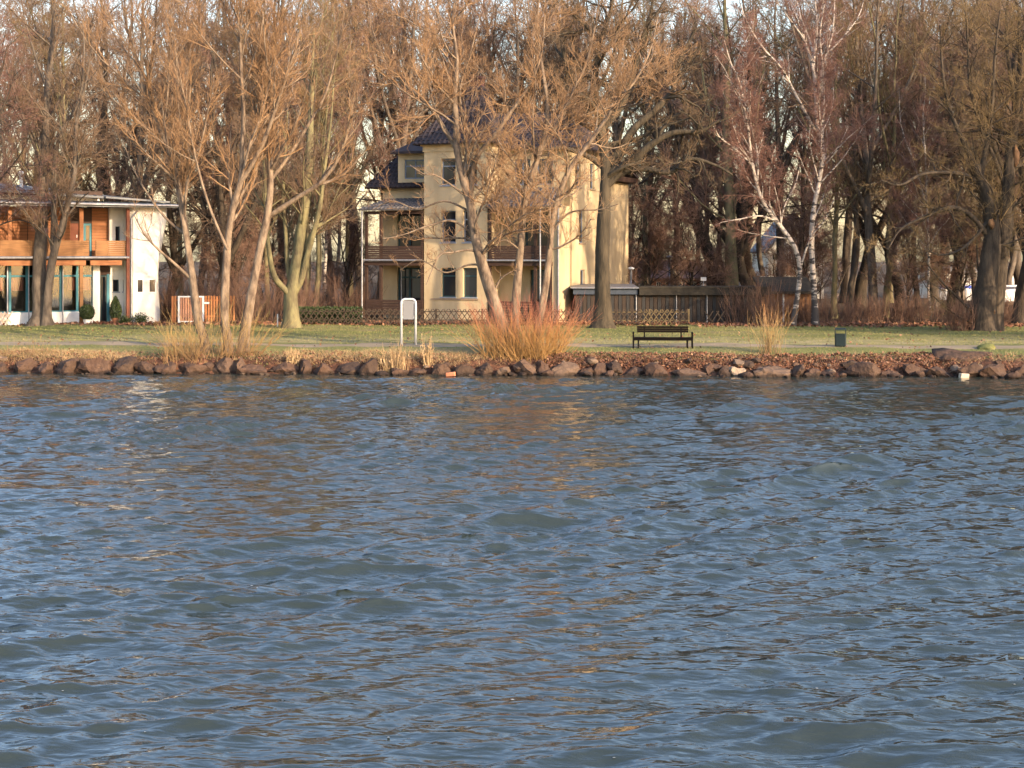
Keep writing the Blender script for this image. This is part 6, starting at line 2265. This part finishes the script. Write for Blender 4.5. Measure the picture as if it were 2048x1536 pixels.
WOODS = [
    # px, Y, kind, height factor, place
    (20, 92, 'pink', 1.0), (140, 88, 'moss', 1.0), (205, 96, 'oak', 0.95), (285, 90, 'ash', 0.95), (335, 84, 'oak', 0.75), (-60, 98, 'ash', 0.95), (60, 110, 'ash', 1.05), (190, 112, 'pink', 1.1),
    (400, 92, 'pink', 1.0), (436, 82.5, 'oak', 0.85), (470, 102, 'ash', 1.0), (515, 88, 'pink', 0.9), (420, 86, 'birch', 0.8), (560, 96, 'ash', 1.0), (612, 85, 'moss', 0.9), (633, 84.5, 'moss', 1.0), (652, 86, 'birch', 0.85), (690, 95, 'pink', 1.0),
    (720, 106, 'ash', 1.05), (535, 86, 'moss', 0.95), (610, 112, 'pink', 1.1),
    (785, 98, 'ash', 1.0), (760, 112, 'pink', 1.1), (850, 108, 'ash', 1.05), (905, 104, 'oak', 1.05), (975, 106, 'pink', 1.1), (1040, 102, 'ash', 0.95), (1100, 106, 'oak', 1.1), (1160, 104, 'pink', 1.05), (1215, 100, 'ash', 1.0), (930, 118, 'pink', 1.2),
    (1285, 96, 'moss', 0.85), (1306, 90, 'bush', 0.95), (1340, 104, 'pink', 1.1), (1375, 90, 'bush', 0.9), (1420, 100, 'pink', 1.0), (1500, 92, 'oak', 0.95), (1530, 104, 'pink', 1.0), (1560, 94, 'ash', 0.95),
    (1615, 102, 'pink', 1.05), (1668, 84, 'moss', 1.05), (1700, 90, 'pink', 0.95), (1746, 84.0, 'ash', 0.9), (1772, 85.5, 'moss', 1.05), (1722, 98, 'oak', 1.0), (1800, 92, 'oak', 0.95), (1835, 86, 'pink', 0.9), (1868, 96, 'ash', 1.0), (1905, 90, 'oak', 0.9), (1950, 96, 'pink', 1.0), (1860, 80.5, 'birch', 0.75),
    (1995, 102, 'ash', 1.0), (2042, 77.5, 'oak', 0.95), (2085, 88, 'pink', 1.0), (1690, 110, 'ash', 1.1), (1920, 114, 'ash', 1.1), (2040, 112, 'oak', 1.1), (2120, 98, 'ash', 1.0),
    (480, 84, 'bush', 0.9), (700, 88, 'bush', 0.85), (1620, 86, 'bush', 0.8), (1815, 83, 'bush', 0.85), (1930, 84, 'bush', 0.8), (270, 86, 'bush', 0.9), (1260, 102, 'bush', 1.0), (560, 90, 'bush', 0.9), (1440, 95, 'bush', 0.85),
]
BACK = []
for j_, px_b in enumerate(np.linspace(-130, 2180, 40)):
    BACK.append((float(px_b + random.uniform(-22, 22)), 103 + (j_ * 7) % 31 + random.uniform(-1, 1), ('pink', 'ash', 'moss', 'pink', 'oak', 'bush')[j_ % 6], random.uniform(0.9, 1.15)))
GAPS = [(-999, 330, 'behind the timber pavilion'), (330, 735, 'in the gap between pavilion and villa'), (735, 1262, 'behind the villa roof'), (1262, 1585, 'behind the dark shed'), (1585, 1880, 'between birches and pollard willow'), (1880, 2999, 'beside the massive pollard willow')]
cnt, used = {}, set()
for (px, Y, kd, hf) in sorted(WOODS):
    proto, adj, H = KIND[kd]
    loc = (XX(px, Y), Y, 0.75)
    rz_ = random.uniform(0, 6.28)
    if kd != 'bush' and not (kd == 'birch' or Y < 87):
        hf = max(hf, (4.4 + (508 - random.uniform(-60, 60)) * Y / F) / H)
    s = hf * random.uniform(0.97, 1.04)
    if kd not in used:
        used.add(kd)
        o = proto
        o.location, o.rotation_euler, o.scale = loc, (0, 0, rz_), (s, s, s)
    else:
        o = dup(proto, loc, rz_, (s * random.uniform(0.9, 1.1), s * random.uniform(0.9, 1.1), s))
    place = [g[2] for g in GAPS if g[0] <= px < g[1]][0]
    k = cnt.get((kd, place), 0)
    cnt[(kd, place)] = k + 1
    tag(o, f'{adj} tree, {ORD[k]} from the left, {place}', 'tree', 'bare trees of the wood')

cb = {}
for (px, Y, kd, hf) in BACK:
    proto, adj, H = KIND[kd]
    if kd == 'bush':
        hf *= 1.3
    else:
        hf = (4.4 + (508 - random.uniform(-30, 90)) * Y / F) / H
    o = dup(proto, (XX(px, Y), Y, 0.7), random.uniform(0, 6.28), (hf * random.uniform(0.9, 1.15), hf * random.uniform(0.9, 1.15), hf))
    place = [g[2] for g in GAPS if g[0] <= px < g[1]][0]
    k = cb.get((kd, place), 0)
    cb[(kd, place)] = k + 1
    tag(o, f'far {adj} tree, {ORD[k]} in back row {place}', 'tree', 'bare trees of the back row')

# distant wood closing the view: one mass
far = []
fv, fq, fm, ft, fo = [], [], [], [], 0
nT = 14
Xs = np.linspace(-75, 75, nT) + rng.normal(0, 0.8, nT)
Ys = rng.uniform(128, 165, nT)
Hs = rng.uniform(12, 21, nT)
k = 8
P = np.zeros((nT, k, 3))
P[:, :, 0] = Xs[:, None] + rng.normal(0, 0.25, (nT, k)).cumsum(1)
P[:, :, 1] = Ys[:, None]
P[:, :, 2] = np.linspace(0.5, 1, k)[None] * 0 + np.linspace(0, 1, k)[None] * Hs[:, None] + 0.6
Rr = np.linspace(0.24, 0.04, k)[None] * np.ones((nT, 1))
lv = [(P, Rr, 6, 0)]
src = (P, Rr)
for s in sp_wood(15, 5, 4, 1, up=0.4, rt=0.026, t0=0.12, lr=0.3)[:3]:
    q = dict(s); sd, sl = q.pop('sides'), q.pop('slot')
    src = kids(src[0], src[1], **q)
    lv.append((src[0], src[1], sd, sl))
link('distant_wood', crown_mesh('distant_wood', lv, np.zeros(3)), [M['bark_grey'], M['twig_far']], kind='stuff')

# low scrub in front of that wood, one mass
nS = 56
k = 6
P = np.zeros((nS, k, 3))
P[:, 0, 0] = rng.uniform(-70, 70, nS)
P[:, 0, 1] = rng.uniform(106, 126, nS)
P[:, 0, 2] = 0.6
d = nrm(np.stack([rng.normal(0, 0.3, nS), rng.normal(0, 0.3, nS), np.ones(nS)], 1))
for s_ in range(1, k):
    d = nrm(d + rng.normal(0, 0.12, (nS, 3)))
    P[:, s_] = P[:, s_ - 1] + d * (rng.uniform(3.0, 7.5, nS) / (k - 1))[:, None]
Rr = np.linspace(0.07, 0.02, k)[None] * np.ones((nS, 1))
lv = [(P, Rr, 4, 0)]
src = (P, Rr)
for s in sp_wood(8, 4, 3, 1.5, up=0.3, rt=0.02, t0=0.05, lr=0.5, ang=45)[:3]:
    q = dict(s); sd, sl = q.pop('sides'), q.pop('slot')
    src = kids(src[0], src[1], **q)
    lv.append((src[0], src[1], 3, sl))
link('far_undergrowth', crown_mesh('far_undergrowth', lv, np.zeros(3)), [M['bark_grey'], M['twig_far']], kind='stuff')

# trees of the same park just outside the frame on the right, whose shade crosses the lawn
for (px, Y, kd, hf, lab) in ((2399, 72, 'oak', 1.0, 'large dark spreading tree beyond the right edge behind the lawn'), (2490, 75, 'ash', 0.85, 'tall bare tree beyond the right edge near the wood'), (2225, 78, 'oak', 0.95, 'dark spreading tree just beyond the right edge'), (2360, 64, 'oak', 0.72, 'small dark spreading tree on the lawn beyond the right edge'), (2440, 61, 'bush', 1.2, 'low bushy tree on the bank beyond the right edge'), (2560, 76, 'ash', 0.9, 'tall grey-brown tree on the lawn beyond the right edge'), (2250, 83, 'pink', 1.0, 'pinkish tree at the wood edge beyond the right edge'), (-230, 84, 'ash', 0.9, 'tall grey-brown tree beyond the left edge behind the pavilion'), (-420, 76, 'oak', 0.9, 'dark spreading tree beyond the left edge'), (-620, 82, 'pink', 1.0, 'pinkish tree far beyond the left edge'), (-800, 78, 'ash', 0.9, 'tall grey-brown tree far beyond the left edge'), (2420, 80, 'oak', 1.0, 'dark tree at the wood edge beyond the right edge')):
    o = dup(KIND[kd][0], (XX(px, Y), Y, 0.75), random.uniform(0, 6), hf)
    tag(o, lab, 'tree', 'park trees beyond the frame')
